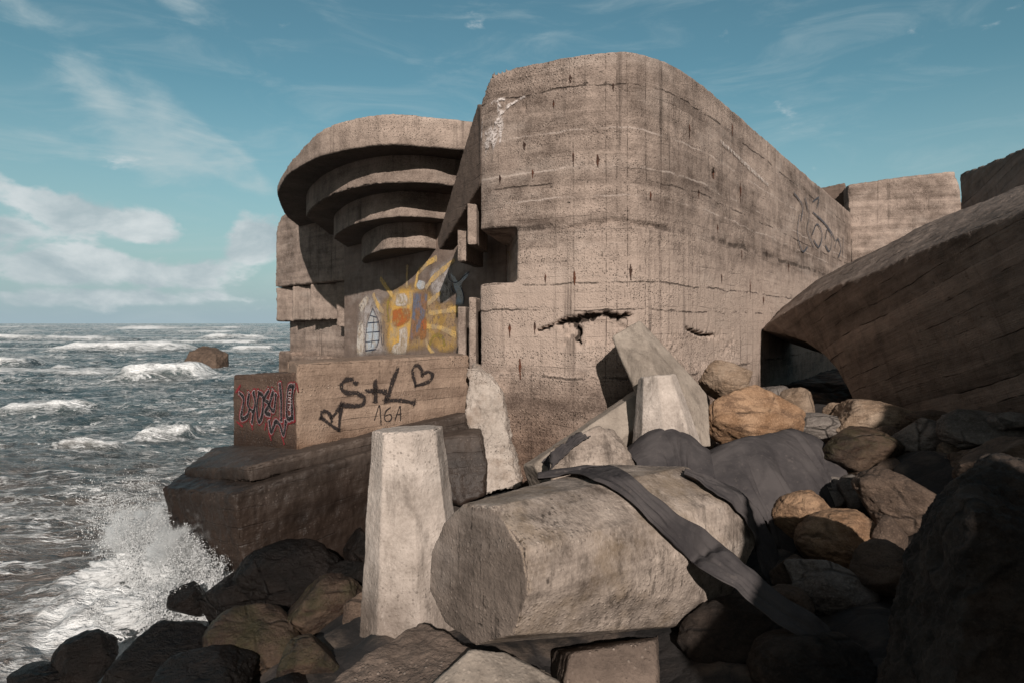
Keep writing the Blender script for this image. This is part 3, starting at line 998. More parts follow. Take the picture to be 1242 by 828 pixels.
cast('jamb_tooth', [block(566.5, 578, 11.0, 5.38, 6.1, 1.3, 0.15)], M['canopy'], voxel=0.02, chip=0.02, rough=0.006, big=0, parent=bunker)
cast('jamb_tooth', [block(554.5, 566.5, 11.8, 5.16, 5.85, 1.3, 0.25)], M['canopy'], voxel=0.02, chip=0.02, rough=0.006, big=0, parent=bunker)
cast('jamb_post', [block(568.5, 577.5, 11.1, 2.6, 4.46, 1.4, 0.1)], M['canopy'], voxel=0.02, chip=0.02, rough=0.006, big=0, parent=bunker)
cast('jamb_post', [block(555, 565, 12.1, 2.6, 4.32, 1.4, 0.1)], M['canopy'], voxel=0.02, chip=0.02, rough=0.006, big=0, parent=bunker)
# painted flank wall deep in the embrasure
MW0, MW1 = np.array((-5.25, 19.6)), np.array((-0.13, 12.55))
mdir = (MW1 - MW0) / np.linalg.norm(MW1 - MW0)
mnor = np.array([mdir[1], -mdir[0]])
if mnor[1] > 0: mnor = -mnor
mural_wall = cast('painted_wall', [prism([tuple(MW0), tuple(MW1), tuple(MW1 - mnor * .5), tuple(MW0 - mnor * .5)], 1.2, 6.5)],
                  M['mural_wall'], voxel=0.04, chip=0.0, rough=0.004, big=0.0, parent=bunker)

# stepped canopy: four rounded slabs, each set back under the one above
r1 = [(337, 240), (338.5, 230), (344.3, 218.9), (351, 211), (359.8, 205.4), (383, 192.8), (410, 185), (441, 179.3), (478, 176.4), (527, 179.9), (556, 182)][::-1]
r1b = [(346, 261), (358, 272), (371, 281.7)]
H1, H2, H3, H4 = 3.48, 2.91, 2.344, 1.746
c1 = [(0.9, 13.4)] + catmull([level(u, v, H1) for u, v in r1 + r1b], 5)
th = {556: .63, 527: .64, 478: .61, 441: .61, 410: .59, 383: .47, 359.8: .37, 351: .3, 344.3: .24, 338.5: .24, 337: .25, 346: .3, 358: .3, 371: .3}
ks = sorted(th)


def ring_top(p):
    # the roof falls away towards the far side of the canopy
    x, y = p
    ang = math.atan2(x + 2.2, 16.5 - y)
    t = max(0, min(1, (-ang - 0.25) / 1.0))
    return 8.10 - 0.42 * t * t * (3 - 2 * t)


poly1 = c1 + [(-4.0, 25.0), (0.9, 25.0)]
top1 = [ring_top(p) for p in c1] + [8.1, 8.1]
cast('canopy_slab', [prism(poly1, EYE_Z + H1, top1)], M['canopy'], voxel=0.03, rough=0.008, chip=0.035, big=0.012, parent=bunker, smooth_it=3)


def step(pix, h, zt, ext):
    c = catmull([level(u, v, h) for u, v in pix[::-1]], 5)
    x, y = c[0]
    poly = [(0.9, y + 0.9)] + c + [ext, (ext[0] + 1.0, 24.5), (0.9, 24.5)]
    return prism(poly, EYE_Z + h, zt)


r2 = [(371.4, 263.3), (373, 259), (377, 253.7), (390.7, 243), (410, 234.3), (433, 227.6), (460, 223.3), (487, 222), (517.6, 222.4), (545.7, 225.7)]
r3 = [(405, 290), (406.5, 286), (410, 282.7), (425.5, 274), (450.6, 267.2), (477.7, 263.7), (488.6, 263), (515, 264), (539, 266.2)]
r4 = [(438.5, 317.3), (440.5, 313.5), (446.6, 309.3), (462.6, 303.6), (478, 301.6), (493, 301), (512, 301), (532, 303)]
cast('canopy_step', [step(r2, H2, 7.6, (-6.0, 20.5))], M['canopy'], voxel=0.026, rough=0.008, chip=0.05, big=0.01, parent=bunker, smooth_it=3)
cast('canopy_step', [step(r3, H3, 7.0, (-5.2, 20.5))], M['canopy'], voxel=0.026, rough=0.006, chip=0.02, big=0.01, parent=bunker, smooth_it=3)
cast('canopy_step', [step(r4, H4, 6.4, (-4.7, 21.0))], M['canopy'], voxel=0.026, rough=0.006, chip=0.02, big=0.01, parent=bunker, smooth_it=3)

# far wing wall left of the embrasure
WA, WB = np.array((-9.05, 24.0)), np.array((-4.9, 19.75))
wd = (WB - WA) / np.linalg.norm(WB - WA)
wl = np.linalg.norm(WB - WA)
wn_ = np.array([wd[1], -wd[0]])
if wn_[1] > 0: wn_ = -wn_


def wpt(s, z, o=0.0):
    p = WA + wd * s + wn_ * o
    return (p[0], p[1], z)


def wall_piece(prof, o, depth):
    return extrude([wpt(s, z, o) for s, z in prof], (-wn_[0] * depth, -wn_[1] * depth, 0))


rc = [(0.05 + 0.75 * (1 - math.cos(t)), 7.35 + 0.75 * math.sin(t)) for t in np.linspace(0, PI / 2, 8)]
solids = [wall_piece([(-0.02, 5.38)] + rc + [(wl + 1.2, 8.1), (wl + 1.2, 5.38)], 0, 2.2),
          wall_piece([(-0.02, 0), (-0.02, 5.6), (wl + .2, 5.6), (wl + .2, 0)], -0.55, 1.6)]
cast('wing_wall', solids, M['wall2'], voxel=0.05, rough=0.012, chip=0.05, parent=bunker)
for k, (s0, s1, dz) in enumerate(((-0.04, 1.28, 0), (1.28, 2.75, .03), (2.75, 4.6, .06), (4.6, 5.3, -0.2))):
    a0, a1 = wpt(s0, 0, -0.02), wpt(s1, 0, -0.36)
    b1, b0 = wpt(s1, 0, -1.2), wpt(s0, 0, -1.2)
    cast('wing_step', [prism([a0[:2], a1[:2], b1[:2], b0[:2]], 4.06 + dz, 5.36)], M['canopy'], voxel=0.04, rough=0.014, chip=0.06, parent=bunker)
cast('wing_ledge', [wall_piece([(-0.12, 0), (-0.12, 2.95), (1.0, 2.95), (1.0, 2.8), (3.4, 2.85), (3.4, 0)], -0.15, 1.3)], M['wall2'], voxel=0.05, rough=0.014,
     chip=0.07, parent=bunker)

# ------------------------------------------------------------------ paint on walls
class Plane:
    """a wall plane: takes a measured direction and gives the point of the wall there"""

    def __init__(self, p0, p1, n=None):
        self.p = Vector((p0[0], p0[1], 3.0))
        d = Vector((p1[0] - p0[0], p1[1] - p0[1], 0)).normalized()
        self.n = Vector(n).normalized() if n is not None else Vector((d.y, -d.x, 0))
        if self.n.y > 0 and n is None: self.n = -self.n
        self.d = d

    def hit(self, u, v, lift=0.006):
        dr = Vector(((u - U0) / FPX, 1.0, -(v - V0) / FPX))
        o = Vector((0, 0, EYE_Z))
        t = (self.p + self.n * lift - o).dot(self.n) / dr.dot(self.n)
        return o + dr * t


class Surf:
    """the same on a curved wall, by casting on to its mesh"""

    def __init__(self, o):
        co = get_co(o.data)
        self.bvh = BVHTree.FromPolygons([tuple(c) for c in co], [tuple(p.vertices) for p in o.data.polygons])

    def hit(self, u, v, lift=0.008):
        dr = Vector(((u - U0) / FPX, 1.0, -(v - V0) / FPX)).normalized()
        loc, nor, i, d = self.bvh.ray_cast(Vector((0, 0, EYE_Z)), dr)
        if loc is None: return None
        self.nor = nor if nor.dot(dr) < 0 else -nor
        return loc + self.nor * lift


def ribbon_mesh(strokes, surf, lift, pxw):
    """strokes: list of pixel polylines (u, v[, width factor]); returns verts, faces, uvs"""
    vs, fs, uv = [], [], []
    for st in strokes:
        pts = [np.array([p[0], p[1], p[2] if len(p) > 2 else 1.0]) for p in st]
        if len(pts) > 2:
            pts = [np.array(p) for p in catmull(pts, 5)]
        else:
            pts = [pts[0] + (pts[1] - pts[0]) * t for t in np.linspace(0, 1, 6)]
        k0 = len(vs)
        n = len(pts)
        W = []
        for p in pts:
            h = surf.hit(p[0], p[1], lift)
            W.append(h)
        ok = all(w is not None for w in W)
        if not ok: continue
        for k in range(n):
            t = (W[min(k + 1, n - 1)] - W[max(k - 1, 0)])
            nn = surf.n if hasattr(surf, 'n') else surf.nor
            sd = t.cross(nn).normalized()
            wd_ = pxw * pts[k][2] / FPX * W[k].y * 0.5 * (1 + 0.28 * math.sin(k * 0.55 + pts[0][0]) * math.sin(k * 0.23 + pts[0][1]))
            for s in (-1, 0, 1):
                vs.append(tuple(W[k] + sd * wd_ * s))
                uv.append((k / max(n - 1, 1), s * 1.0))
        # rounded ends: extend with a faded tip
        for k in range(n - 1):
            a = k0 + k * 3
            fs.append((a, a + 1, a + 4, a + 3))
            fs.append((a + 1, a + 2, a + 5, a + 4))
        for (k, sg) in ((0, -1), (n - 1, 1)):
            t = (W[min(k + 1, n - 1)] - W[max(k - 1, 0)]).normalized()
            wd_ = pxw * pts[k][2] / FPX * W[k].y * 0.5
            b = len(vs)
            for s in (-0.6, 0, 0.6):
                src = Vector(vs[k0 + k * 3 + (1 + int(round(s / 0.6)))])
                vs.append(tuple(src + t * sg * wd_ * (0.9 if s == 0 else 0.5)))
                uv.append((0, -1.0 if s else 1.0))
            a = k0 + k * 3
            fs.append((a, a + 1, b + 1, b) if sg > 0 else (b, b + 1, a + 1, a))
            fs.append((a + 1, a + 2, b + 2, b + 1) if sg > 0 else (b + 1, b + 2, a + 2, a + 1))
    return vs, fs, uv


def paint(name, parts_, mat, parent, label=None):
    vs, fs, uv = parts_
    if not vs: return None
    me = from_arrays(name, vs, fs)
    ul = me.uv_layers.new(name='UVMap')
    for lp in me.loops:
        ul.data[lp.index].uv = uv[lp.vertex_index]
    o = link(name, me, mat, parent)
    if label: o['label'] = label
    return o


def fill_mesh(poly, surf, lift, n=5):
    """a filled paint patch whose rim carries uv.y = 1 and whose middle carries 0"""
    pts = catmull([np.array(p, float) for p in poly + [poly[0]]], 5)[:-1]
    c = np.mean(np.array(pts), axis=0)
    vs, fs, uv = [], [], []
    N = len(pts)
    for r_ in (1.0, 0.75, 0.4):
        for p in pts:
            q_ = c + (np.array(p) - c) * r_
            vs.append(tuple(surf.hit(q_[0], q_[1], lift)))
            uv.append((0, {1.0: 1.0, 0.75: 0.5, 0.4: 0.0}[r_]))
    vs.append(tuple(surf.hit(c[0], c[1], lift)))
    uv.append((0, 0))
    for ring in (0, 1):
        for k in range(N):
            j = (k + 1) % N
            fs.append((ring * N + k, ring * N + j, (ring + 1) * N + j, (ring + 1) * N + k))
    for k in range(N):
        fs.append((2 * N + k, 2 * N + (k + 1) % N, 3 * N))
    return vs, fs, uv


# murals on the painted wall
mp = Plane(tuple(MW0), tuple(MW1))


def zc(x, y): return (470 + x / 4.356, 260 + y / 4.356)
def za(x, y): return (325 + x / 4.36, 260 + y / 4.36)


sun_body = [zc(5, 450), zc(30, 395), zc(90, 375), zc(160, 385), zc(150, 440), zc(135, 500), zc(132, 600), zc(115, 728), zc(-5, 728), zc(2, 560)]
paint('mural_patch', fill_mesh([zc(215, 300), zc(330, 230), zc(350, 330), zc(345, 430), zc(300, 480), zc(230, 440)], mp, 0.006), M['m_grey'], bunker)
paint('mural_patch', fill_mesh([za(470, 470), za(520, 410), za(600, 430), za(650, 520), za(640, 640), za(650, 740), za(560, 750), za(470, 745)], mp, 0.005), M['m_grey'], bunker)
paint('mural_patch', fill_mesh([zc(230, 480), zc(300, 440), zc(365, 470), zc(372, 600), zc(365, 725), zc(250, 735), zc(220, 600)], mp, 0.0055), M['m_ochre'], bunker)
paint('mural_patch', fill_mesh([zc(-60, 470), zc(0, 420), zc(60, 370), zc(160, 350), zc(260, 420), zc(310, 520), zc(300, 640), zc(240, 720), zc(100, 735), zc(-30, 720)], mp, 0.007), M['m_ochre'], bunker)
paint('mural_figure', fill_mesh(sun_body, mp, 0.010), M['m_yellow'], bunker, 'yellow and orange painted figure with rays around it')
paint('mural_patch', fill_mesh([zc(20, 505), zc(70, 490), zc(125, 500), zc(122, 560), zc(100, 580), zc(60, 600), zc(22, 590)], mp, 0.016), M['m_orange'], bunker)
paint('mural_patch', fill_mesh([zc(45, 420), zc(100, 415), zc(112, 480), zc(70, 490), zc(38, 480)], mp, 0.016), M['m_white'], bunker)
paint('mural_patch', fill_mesh([zc(60, 600), zc(108, 590), zc(100, 735), zc(20, 735), zc(30, 690), zc(60, 680)], mp, 0.015), M['m_white'], bunker)
paint('mural_patch', fill_mesh([zc(130, 400), zc(175, 395), zc(215, 400), zc(212, 480), zc(200, 560), zc(190, 640), zc(130, 680), zc(108, 690), zc(120, 590), zc(128, 500)], mp, 0.013), M['m_bluegrey'], bunker)
paint('mural_patch', fill_mesh([zc(165, 345), zc(200, 355), zc(195, 395), zc(165, 400), zc(150, 375)], mp, 0.013), M['m_pale'], bunker)
paint('mural_patch', fill_mesh([zc(175, 560), zc(205, 540), zc(205, 650), zc(170, 665)], mp, 0.017), M['m_orange'], bunker)
rays = [[zc(215, 470), zc(275, 420)], [zc(222, 522), zc(300, 512), zc(365, 500)], [zc(210, 592), zc(280, 600), zc(355, 635)], [zc(205, 670), zc(215, 700), zc(240, 735)],
        [zc(205, 385), zc(250, 330), zc(350, 245)], [zc(150, 375), zc(158, 320), zc(172, 295)], [zc(102, 375), zc(104, 280)], [zc(170, 300), zc(210, 260), zc(255, 235)],
        [za(655, 425), za(625, 385), za(598, 345)], [za(608, 515), za(580, 480), za(558, 430)]]
for ry_ in rays: paint('mural_ray', ribbon_mesh([ry_], mp, 0.012, 7.5), M['m_ray'], bunker)
for st_ in ([[zc(220, 690), zc(250, 640), zc(290, 650), zc(300, 685)], [zc(5, 560), zc(0, 480), zc(20, 430)]]): paint('mural_outline', ribbon_mesh([st_], mp, 0.011, 7), M['m_olive'], bunker)
paint('mural_outline', ribbon_mesh([[zc(60, 430), zc(62, 465), zc(75, 470), zc(85, 455), zc(82, 430)]], mp, 0.02, 1.6), M['m_olive'], bunker)
bug = [za(555, 490), za(580, 560), za(590, 640), za(575, 705), za(520, 745), za(512, 660), za(520, 580), za(540, 520)]
paint('mural_figure', fill_mesh(bug, mp, 0.012), M['m_pale'], bunker, 'pale blue painted figure with dark ribs')
ribs = [[za(540, 535), za(575, 545)], [za(530, 575), za(582, 570)], [za(520, 625), za(590, 620)], [za(516, 675), za(588, 665)], [za(515, 720), za(570, 712)],
        [za(555, 500), za(585, 570), za(588, 650), za(575, 700)], [za(553, 500), za(528, 570), za(516, 660), za(518, 720)], [za(560, 545), za(556, 620), za(545, 700)],
        [za(600, 590), za(598, 640), za(604, 690)], [za(610, 640), za(612, 685)]]
paint('mural_outline', ribbon_mesh(ribs, mp, 0.018, 1.7), M['m_dark'], bunker)
wisp = [za(475, 485), za(500, 445), za(530, 425), za(535, 455), za(510, 500), za(490, 525)]
paint('mural_patch', fill_mesh(wisp, mp, 0.012), M['m_white'], bunker)
paint('mural_patch', fill_mesh([za(480, 560), za(505, 570), za(508, 730), za(470, 745), za(470, 640)], mp, 0.011), M['m_white'], bunker)
bird = [zc(325, 305), zc(350, 320), zc(375, 350), zc(420, 300), zc(435, 315), zc(395, 365), zc(400, 420), zc(405, 480), zc(362, 488), zc(365, 430), zc(350, 395), zc(340, 355)]
paint('mural_figure', fill_mesh(bird, mp, 0.012), M['m_pale'], bunker, 'small pale winged creature painted beside the jamb')
paint('mural_outline', ribbon_mesh([[zc(322, 305), zc(325, 340), zc(350, 360), zc(375, 355), zc(400, 330), zc(432, 305)], [zc(335, 370), zc(340, 400), zc(358, 415)], [zc(385, 380), zc(402, 430), zc(400, 475)]], mp, 0.018, 1.6),
      M['m_dark'], bunker)
# lime stain and pale runs on the high left corner of the front, and the scrawl on the long side
fs_ = Surf(bpy.data.objects['wall'])


def surf_fill(poly, lift=0.02): return fill_mesh(poly, fs_, lift)


paint('lime_stain', surf_fill([(588, 160), (597, 152), (604, 146), (609, 136), (613, 146), (612, 157), (606, 166), (602, 177), (596, 176), (592, 184), (587, 178)]), M['lime'], bunker)
for st_ in ([(605, 124, .7), (607, 134, 1.0), (606, 148, 1.4)], [(609, 138, .7), (616, 130, .8), (626, 124, .6), (637, 118, .4)], [(592, 176, .9), (590, 190, .3)], [(600, 172, .9), (599, 186, .3)],
            [(608, 158, .8), (607, 174, .3)], [(586, 150, .6), (585, 172, .4)], [(598, 126, .5), (604, 122, .8), (612, 121, .5)]):
    paint('lime_stain', ribbon_mesh([st_], fs_, 0.021, 8), M['lime'], bunker)
side_scribble = [[(968, 262), (966, 285), (972, 305), (978, 300)], [(975, 240), (980, 262), (978, 280), (986, 300)], [(985, 258), (996, 268), (1006, 280), (1012, 292)],
                 [(984, 285), (990, 272), (996, 285), (992, 300), (986, 292)], [(1000, 290), (1003, 278), (1008, 290), (1005, 305), (1000, 298)],
                 [(1012, 300), (1015, 290), (1019, 302), (1016, 312)], [(1022, 288), (1021, 312)], [(962, 235), (972, 250), (970, 268)], [(985, 245), (992, 240), (990, 252)]]
paint('graffiti_scrawl', ribbon_mesh(side_scribble, fs_, 0.03, 3.0), M['spray_blue'], bunker, 'faded dark scrawl high on the long side wall')
paint('graffiti_scrawl', ribbon_mesh([[(612, 322), (617, 305), (622, 318)], [(604, 335), (608, 322)], [(622, 330), (626, 318)]], fs_, 0.02, 1.8), M['m_olive'], bunker)
for k_, (zx, zy, zl) in enumerate(((247, 262, 30), (130, 230, 16), (72, 310, 18), (150, 297, 18), (305, 265, 26), (580, 295, 26), (590, 428, 20), (600, 548, 22), (383, 530, 34), (645, 340, 50), (648, 492, 26),
                                    (708, 490, 20), (760, 518, 22), (668, 570, 44), (250, 545, 30), (95, 670, 30), (155, 665, 26), (120, 760, 46), (625, 190, 28), (523, 195, 34), (342, 90, 18),
                                    (240, 70, 16), (545, 345, 20), (180, 545, 20), (700, 600, 18), (430, 350, 18), (200, 130, 16))):
    pu, pv, pl = 570 + zx / 1.971, 60 + zy / 1.971, zl / 1.971
    w_ = 0.7 + 0.5 * ((k_ * 37) % 10) / 10
    paint('rust_streak', ribbon_mesh([[(pu, pv - pl * .45, w_ * .6), (pu + .5, pv - pl * .1, w_ * 1.5), (pu + .3, pv + pl * .2, w_), (pu + .6, pv + pl * .6, w_ * .4)]], fs_, 0.014, 3.2), M['rust'], bunker)
# pale band running along the side below the roof
paint('lime_run', ribbon_mesh([[(873, 172), (890, 187), (912, 208), (930, 224)]], fs_, 0.02, 6), M['lime_faint'], bunker)

# ------------------------------------------------------------------ the graffiti block and its stepped base
A0, A1, B1 = (-2.92, 8.5), (-0.70, 10.3), (-4.45, 10.0)
gb = empty('concrete_block', (-2.6, 9.6, 2.0), 'flat topped concrete block with painted initials, hearts and a red tag beside the bunker', 'concrete block')
cast('front_slab', [prism([A0, A1, (-1.1, 11.2), (-3.35, 9.35)], 1.7, [3.45, 3.49, 3.49, 3.45])], M['slab'], voxel=0.025, rough=0.012, chip=0.05, big=0.01, parent=gb)
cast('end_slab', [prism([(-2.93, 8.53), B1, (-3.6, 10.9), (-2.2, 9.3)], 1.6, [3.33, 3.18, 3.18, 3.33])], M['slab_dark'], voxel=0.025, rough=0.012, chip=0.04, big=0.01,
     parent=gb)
pf = Plane(A0, A1)
pe = Plane((-2.93, 8.53), B1)


def zg(x, y, w=1.0): return (270 + x / 4.006, 425 + y / 4.006, w)


S = [[zg(630, 138, .8), zg(600, 142), zg(578, 165), zg(582, 190), zg(610, 205), zg(655, 205), zg(688, 230), zg(680, 260), zg(640, 268), zg(580, 262)],
     [zg(640, 157), zg(648, 159)]]
plus = [[zg(742, 152), zg(742, 200), zg(743, 244)], [zg(703, 194), zg(745, 194), zg(790, 199)]]
Ls = [[zg(850, 90), zg(830, 140), zg(805, 215), zg(793, 242)], [zg(790, 242), zg(850, 240), zg(900, 247), zg(928, 252)]]
heart = [[zg(940, 168), zg(925, 120), zg(925, 85), zg(945, 70), zg(965, 88), zg(970, 118)], [zg(970, 118), zg(985, 105), zg(1010, 105), zg(1020, 125), zg(1000, 150), zg(940, 170)]]
arrow = [[zg(580, 262), zg(570, 320), zg(565, 385)], [zg(565, 385), zg(520, 355), zg(480, 325)], [zg(480, 325), zg(482, 298), zg(505, 295), zg(525, 315), zg(530, 340)], [zg(530, 325), zg(550, 300), zg(575, 265)]]
for nm, st, w in (('painted_letter', S, 6.4), ('painted_sign', plus, 6.6), ('painted_letter', Ls, 6.6), ('painted_heart', heart, 5.0), ('painted_heart', arrow, 5.0)):
    g_ = paint(nm, ribbon_mesh(st, pf, 0.016, w), M['spray'], gb)
    paint('overspray', ribbon_mesh(st, pf, 0.013, w * 1.5), M['mist'], g_)
num = [[zg(738, 335), zg(750, 295), zg(762, 265), zg(767, 310), zg(770, 358)], [zg(815, 275), zg(795, 290), zg(786, 318), zg(793, 340), zg(812, 340), zg(822, 322), zg(812, 308), zg(790, 316)],
       [zg(838, 335), zg(850, 298), zg(862, 268), zg(864, 300), zg(865, 335)], [zg(845, 310), zg(866, 307)]]
paint('painted_number', ribbon_mesh(num, pf, 0.016, 1.9), M['spray'], gb)
tagl = [[zg(82, 205), zg(102, 232), zg(94, 290), zg(92, 330, 1.2), zg(118, 318), zg(128, 290)], [zg(128, 212), zg(122, 262), zg(148, 295), zg(158, 250), zg(150, 205)], [zg(150, 295), zg(142, 345)],
        [zg(176, 205), zg(166, 270), zg(174, 345), zg(192, 310), zg(196, 225), zg(176, 205)], [zg(222, 195), zg(202, 235), zg(228, 258), zg(205, 298), zg(228, 308)],
        [zg(245, 200), zg(228, 262), zg(248, 290), zg(258, 215)], [zg(278, 165), zg(284, 240), zg(284, 335)], [zg(345, 172), zg(318, 185), zg(312, 320), zg(340, 325)],
        [zg(340, 185), zg(335, 240), zg(338, 310)], [zg(226, 345), zg(236, 395), zg(256, 345), zg(278, 360), zg(296, 408), zg(306, 345)]]
for n_, st_ in enumerate(tagl):
    l_ = paint('painted_tag_letter', ribbon_mesh([st_], pe, 0.010 + 0.0006 * n_, 13.5), M['spray_red'], gb, 'red edged black letter stroke with thin pale outline')
    paint('pale_outline', ribbon_mesh([st_], pe, 0.018 + 0.0002 * n_, 8.6), M['line_white'], l_)
    paint('black_filling', ribbon_mesh([st_], pe, 0.022 + 0.0002 * n_, 6.6), M['black_fill'], l_)
for st_ in ([zg(335, 200), zg(322, 198), zg(318, 212), zg(332, 214)], [zg(320, 226), zg(334, 230), zg(320, 238), zg(334, 243)], [zg(318, 254), zg(334, 256)],
            [zg(320, 268), zg(332, 270), zg(320, 284), zg(330, 287), zg(326, 272)]):
    paint('small_painted_letter', ribbon_mesh([st_], pe, 0.027, 1.1), M['line_white'], gb)
redl = [[zg(65, 200), zg(85, 170)], [zg(70, 345), zg(95, 365)], [zg(135, 345), zg(145, 378)], [zg(205, 380), zg(210, 355)], [zg(225, 400), zg(235, 430)], [zg(290, 420), zg(298, 450)], [zg(318, 350), zg(352, 340)], [zg(360, 160), zg(366, 195)]]
for st_ in redl: paint('red_paint_dash', ribbon_mesh([st_], pe, 0.009, 4.5), M['spray_red'], gb)

base = empty('stepped_foundation', (-2.6, 9.0, 0.6), 'dark wet stepped concrete foundation jutting towards the breaking wave', 'foundation')
lower = hull([P(196, 591, 8.3), P(284, 599, 7.3), P(450, 546, 8.6), P(575, 512, 9.9), P(250, 552, 9.8), (-1.0, 11.3, 2.3), P(297, 715, 7.40), P(222, 705, 8.35), P(470, 720, 8.7),
              (-0.6, 10.2, 0.6), (-3.2, 10.2, 0.6), (-1, 11.2, .6)])
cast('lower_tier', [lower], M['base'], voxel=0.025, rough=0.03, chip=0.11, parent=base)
upper = hull([P(302, 565, 7.65), P(450, 529, 8.75), P(570, 500, 9.9), P(224, 567, 8.8), P(258, 544, 9.9), (-1.4, 11, 2.5),
              P(303, 585, 7.66), P(450, 549, 8.76), P(570, 520, 9.91), P(224, 584, 8.8), P(258, 556, 9.9), (-1.4, 11, 2.2)])
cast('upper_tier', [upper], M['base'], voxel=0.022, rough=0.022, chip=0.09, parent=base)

# pale broken upright and the dark chunk at its foot
bp = [(566, 446, 10.05), (580, 446, 10.0), (600, 462, 9.85), (612, 480, 9.75), (614, 520, 9.6), (624, 560, 9.5), (632, 590, 9.4), (585, 600, 9.3), (578, 560, 9.5), (566, 510, 9.8)]
sol = extrude([P(*p) for p in bp], (0.05, 0.75, 0.0))
o = cast('concrete_fragment', [sol], M['broken'], voxel=0.02, rough=0.07, chip=0.08, big=0.05)
rebase(tag(o, 'pale crumbling upright concrete fragment wedged between the painted block and the bunker', 'concrete fragment'))
sol = hull([P(536, 530, 9.0), P(582, 524, 9.0), P(591, 560, 8.85), P(588, 600, 8.75), P(560, 612, 8.7), P(520, 600, 8.8), P(536, 522, 9.7), P(584, 518, 9.7), P(590, 600, 9.6), P(530, 610, 9.6)])
o = cast('concrete_fragment', [sol], M['base'], voxel=0.02, rough=0.02, chip=0.06)
rebase(tag(o, 'dark brown squarish concrete chunk behind the upright armour leg', 'concrete fragment'))

# ------------------------------------------------------------------ fallen walls on the right
fw = empty('fallen_wall', (7.5, 9.5, 1.2), 'dark tilted slab of fallen bunker wall with an arched hollow under its tip, leaning in from the right, with an added unseen shade wall behind the viewer and an added hidden backing mass', 'fallen wall')
# stations along the slab: front edge, crest behind it, foot of the overhanging face, inner foot
def face_y(u, o=0.0):
    return (6.81 + o) / ((u - U0) / FPX + 0.1)


def shift(p, dx, dy, dz): return (p[0] + dx, p[1] + dy, p[2] + dz)


ST = []
for (uf, vf, uc, vc, ub, vb) in ((924, 400, 932, 392, 923, 404), (934, 391, 950, 372, 950, 405), (962, 373, 990, 340, 979, 415), (992, 356, 1030, 319, 1001, 431),
                                 (1020, 345, 1055, 306, 1015, 447), (1045, 337, 1085, 292, 1027, 466), (1070, 326, 1112, 276, 1039, 492), (1100, 312, 1150, 260, 1050, 560)):
    a = P(uf, vf, face_y(uf))
    c_ = P(uc, vc, face_y(uf) + 1.5)
    b_ = P(ub, vb, face_y(ub, 0.35))
    arch_ = ub < 1045
    ST.append((a, c_, b_, shift(b_, 0.9 if arch_ else 3.6, 1.6, -0.05 if arch_ else 0), shift(c_, 2.4, 0.8, -1.0)))
for (uf, vf, uc, vc) in ((1144, 293, 1185, 247), (1242, 256, 1275, 210), (1420, 186, 1450, 140), (1900, 20, 1900, -20)):
    a = P(uf, vf, face_y(uf))
    c_ = P(uc, vc, face_y(uf) + 1.4)
    b_ = (a[0] + 0.75, a[1] + 0.1, 1.0)
    ST.append((a, c_, b_, shift(b_, 3.2, 1.3, 0), shift(c_, 2.0, 0.6, -1.0)))
ST += [  # added: unseen wall behind the viewer, its top shaped to shade the foreground
    ((8.0, 1.0, 7.9), (9.4, 1.4, 8.0), (8.5, 1.0, 0.8), (9.9, 1.4, 0.8)),
    ((8.4, -2.0, 8.3), (9.4, -2.8, 8.3), (8.6, -2.0, 0.8), (9.6, -2.8, 0.8)),
    ((6.3, -2.2, 8.0), (6.3, -3.2, 8.0), (6.3, -2.2, 0.8), (6.3, -3.2, 0.8)),
    ((5.2, -2.2, 6.6), (5.2, -3.2, 6.6), (5.2, -2.2, 0.8), (5.2, -3.2, 0.8)),
    ((4.7, -2.2, 5.2), (4.7, -3.2, 5.2), (4.7, -2.2, 0.8), (4.7, -3.2, 0.8)),
    ((3.75, -2.2, 5.1), (3.75, -3.2, 5.1), (3.75, -2.2, 0.8), (3.75, -3.2, 0.8)),
    ((3.4, -2.2, 6.1), (3.4, -3.2, 6.1), (3.4, -2.2, 0.8), (3.4, -3.2, 0.8)),
    ((2.9, -2.2, 6.25), (2.9, -3.2, 6.25), (2.9, -2.2, 0.8), (2.9, -3.2, 0.8)),
    ((2.72, -2.2, 5.45), (2.72, -3.2, 5.45), (2.72, -2.2, 0.8), (2.72, -3.2, 0.8)),
    ((2.1, -2.2, 4.8), (2.1, -3.2, 4.8), (2.1, -2.2, 0.8), (2.1, -3.2, 0.8)),
]
solids = [hull(list(a) + list(b_)) for a, b_ in zip(ST[:-1], ST[1:])]
solids.append(hull([(7.3, 12.9, 4.6), (8.6, 13.6, 5.8), (11.5, 14.5, 6.5), (11.5, 12.0, 6.5), (8.0, 11.0, 5.5), (7.4, 13.0, 0.8), (8.6, 13.8, 0.8), (11.5, 14.6, 0.8), (11.5, 12, 0.8), (8, 11, 0.8)]))  # added: hidden backing mass that keeps sun out of the arched hollow
cast('slab', solids, M['fallen'], voxel=0.032, rough=0.02, chip=0.03, big=0.02, parent=fw)

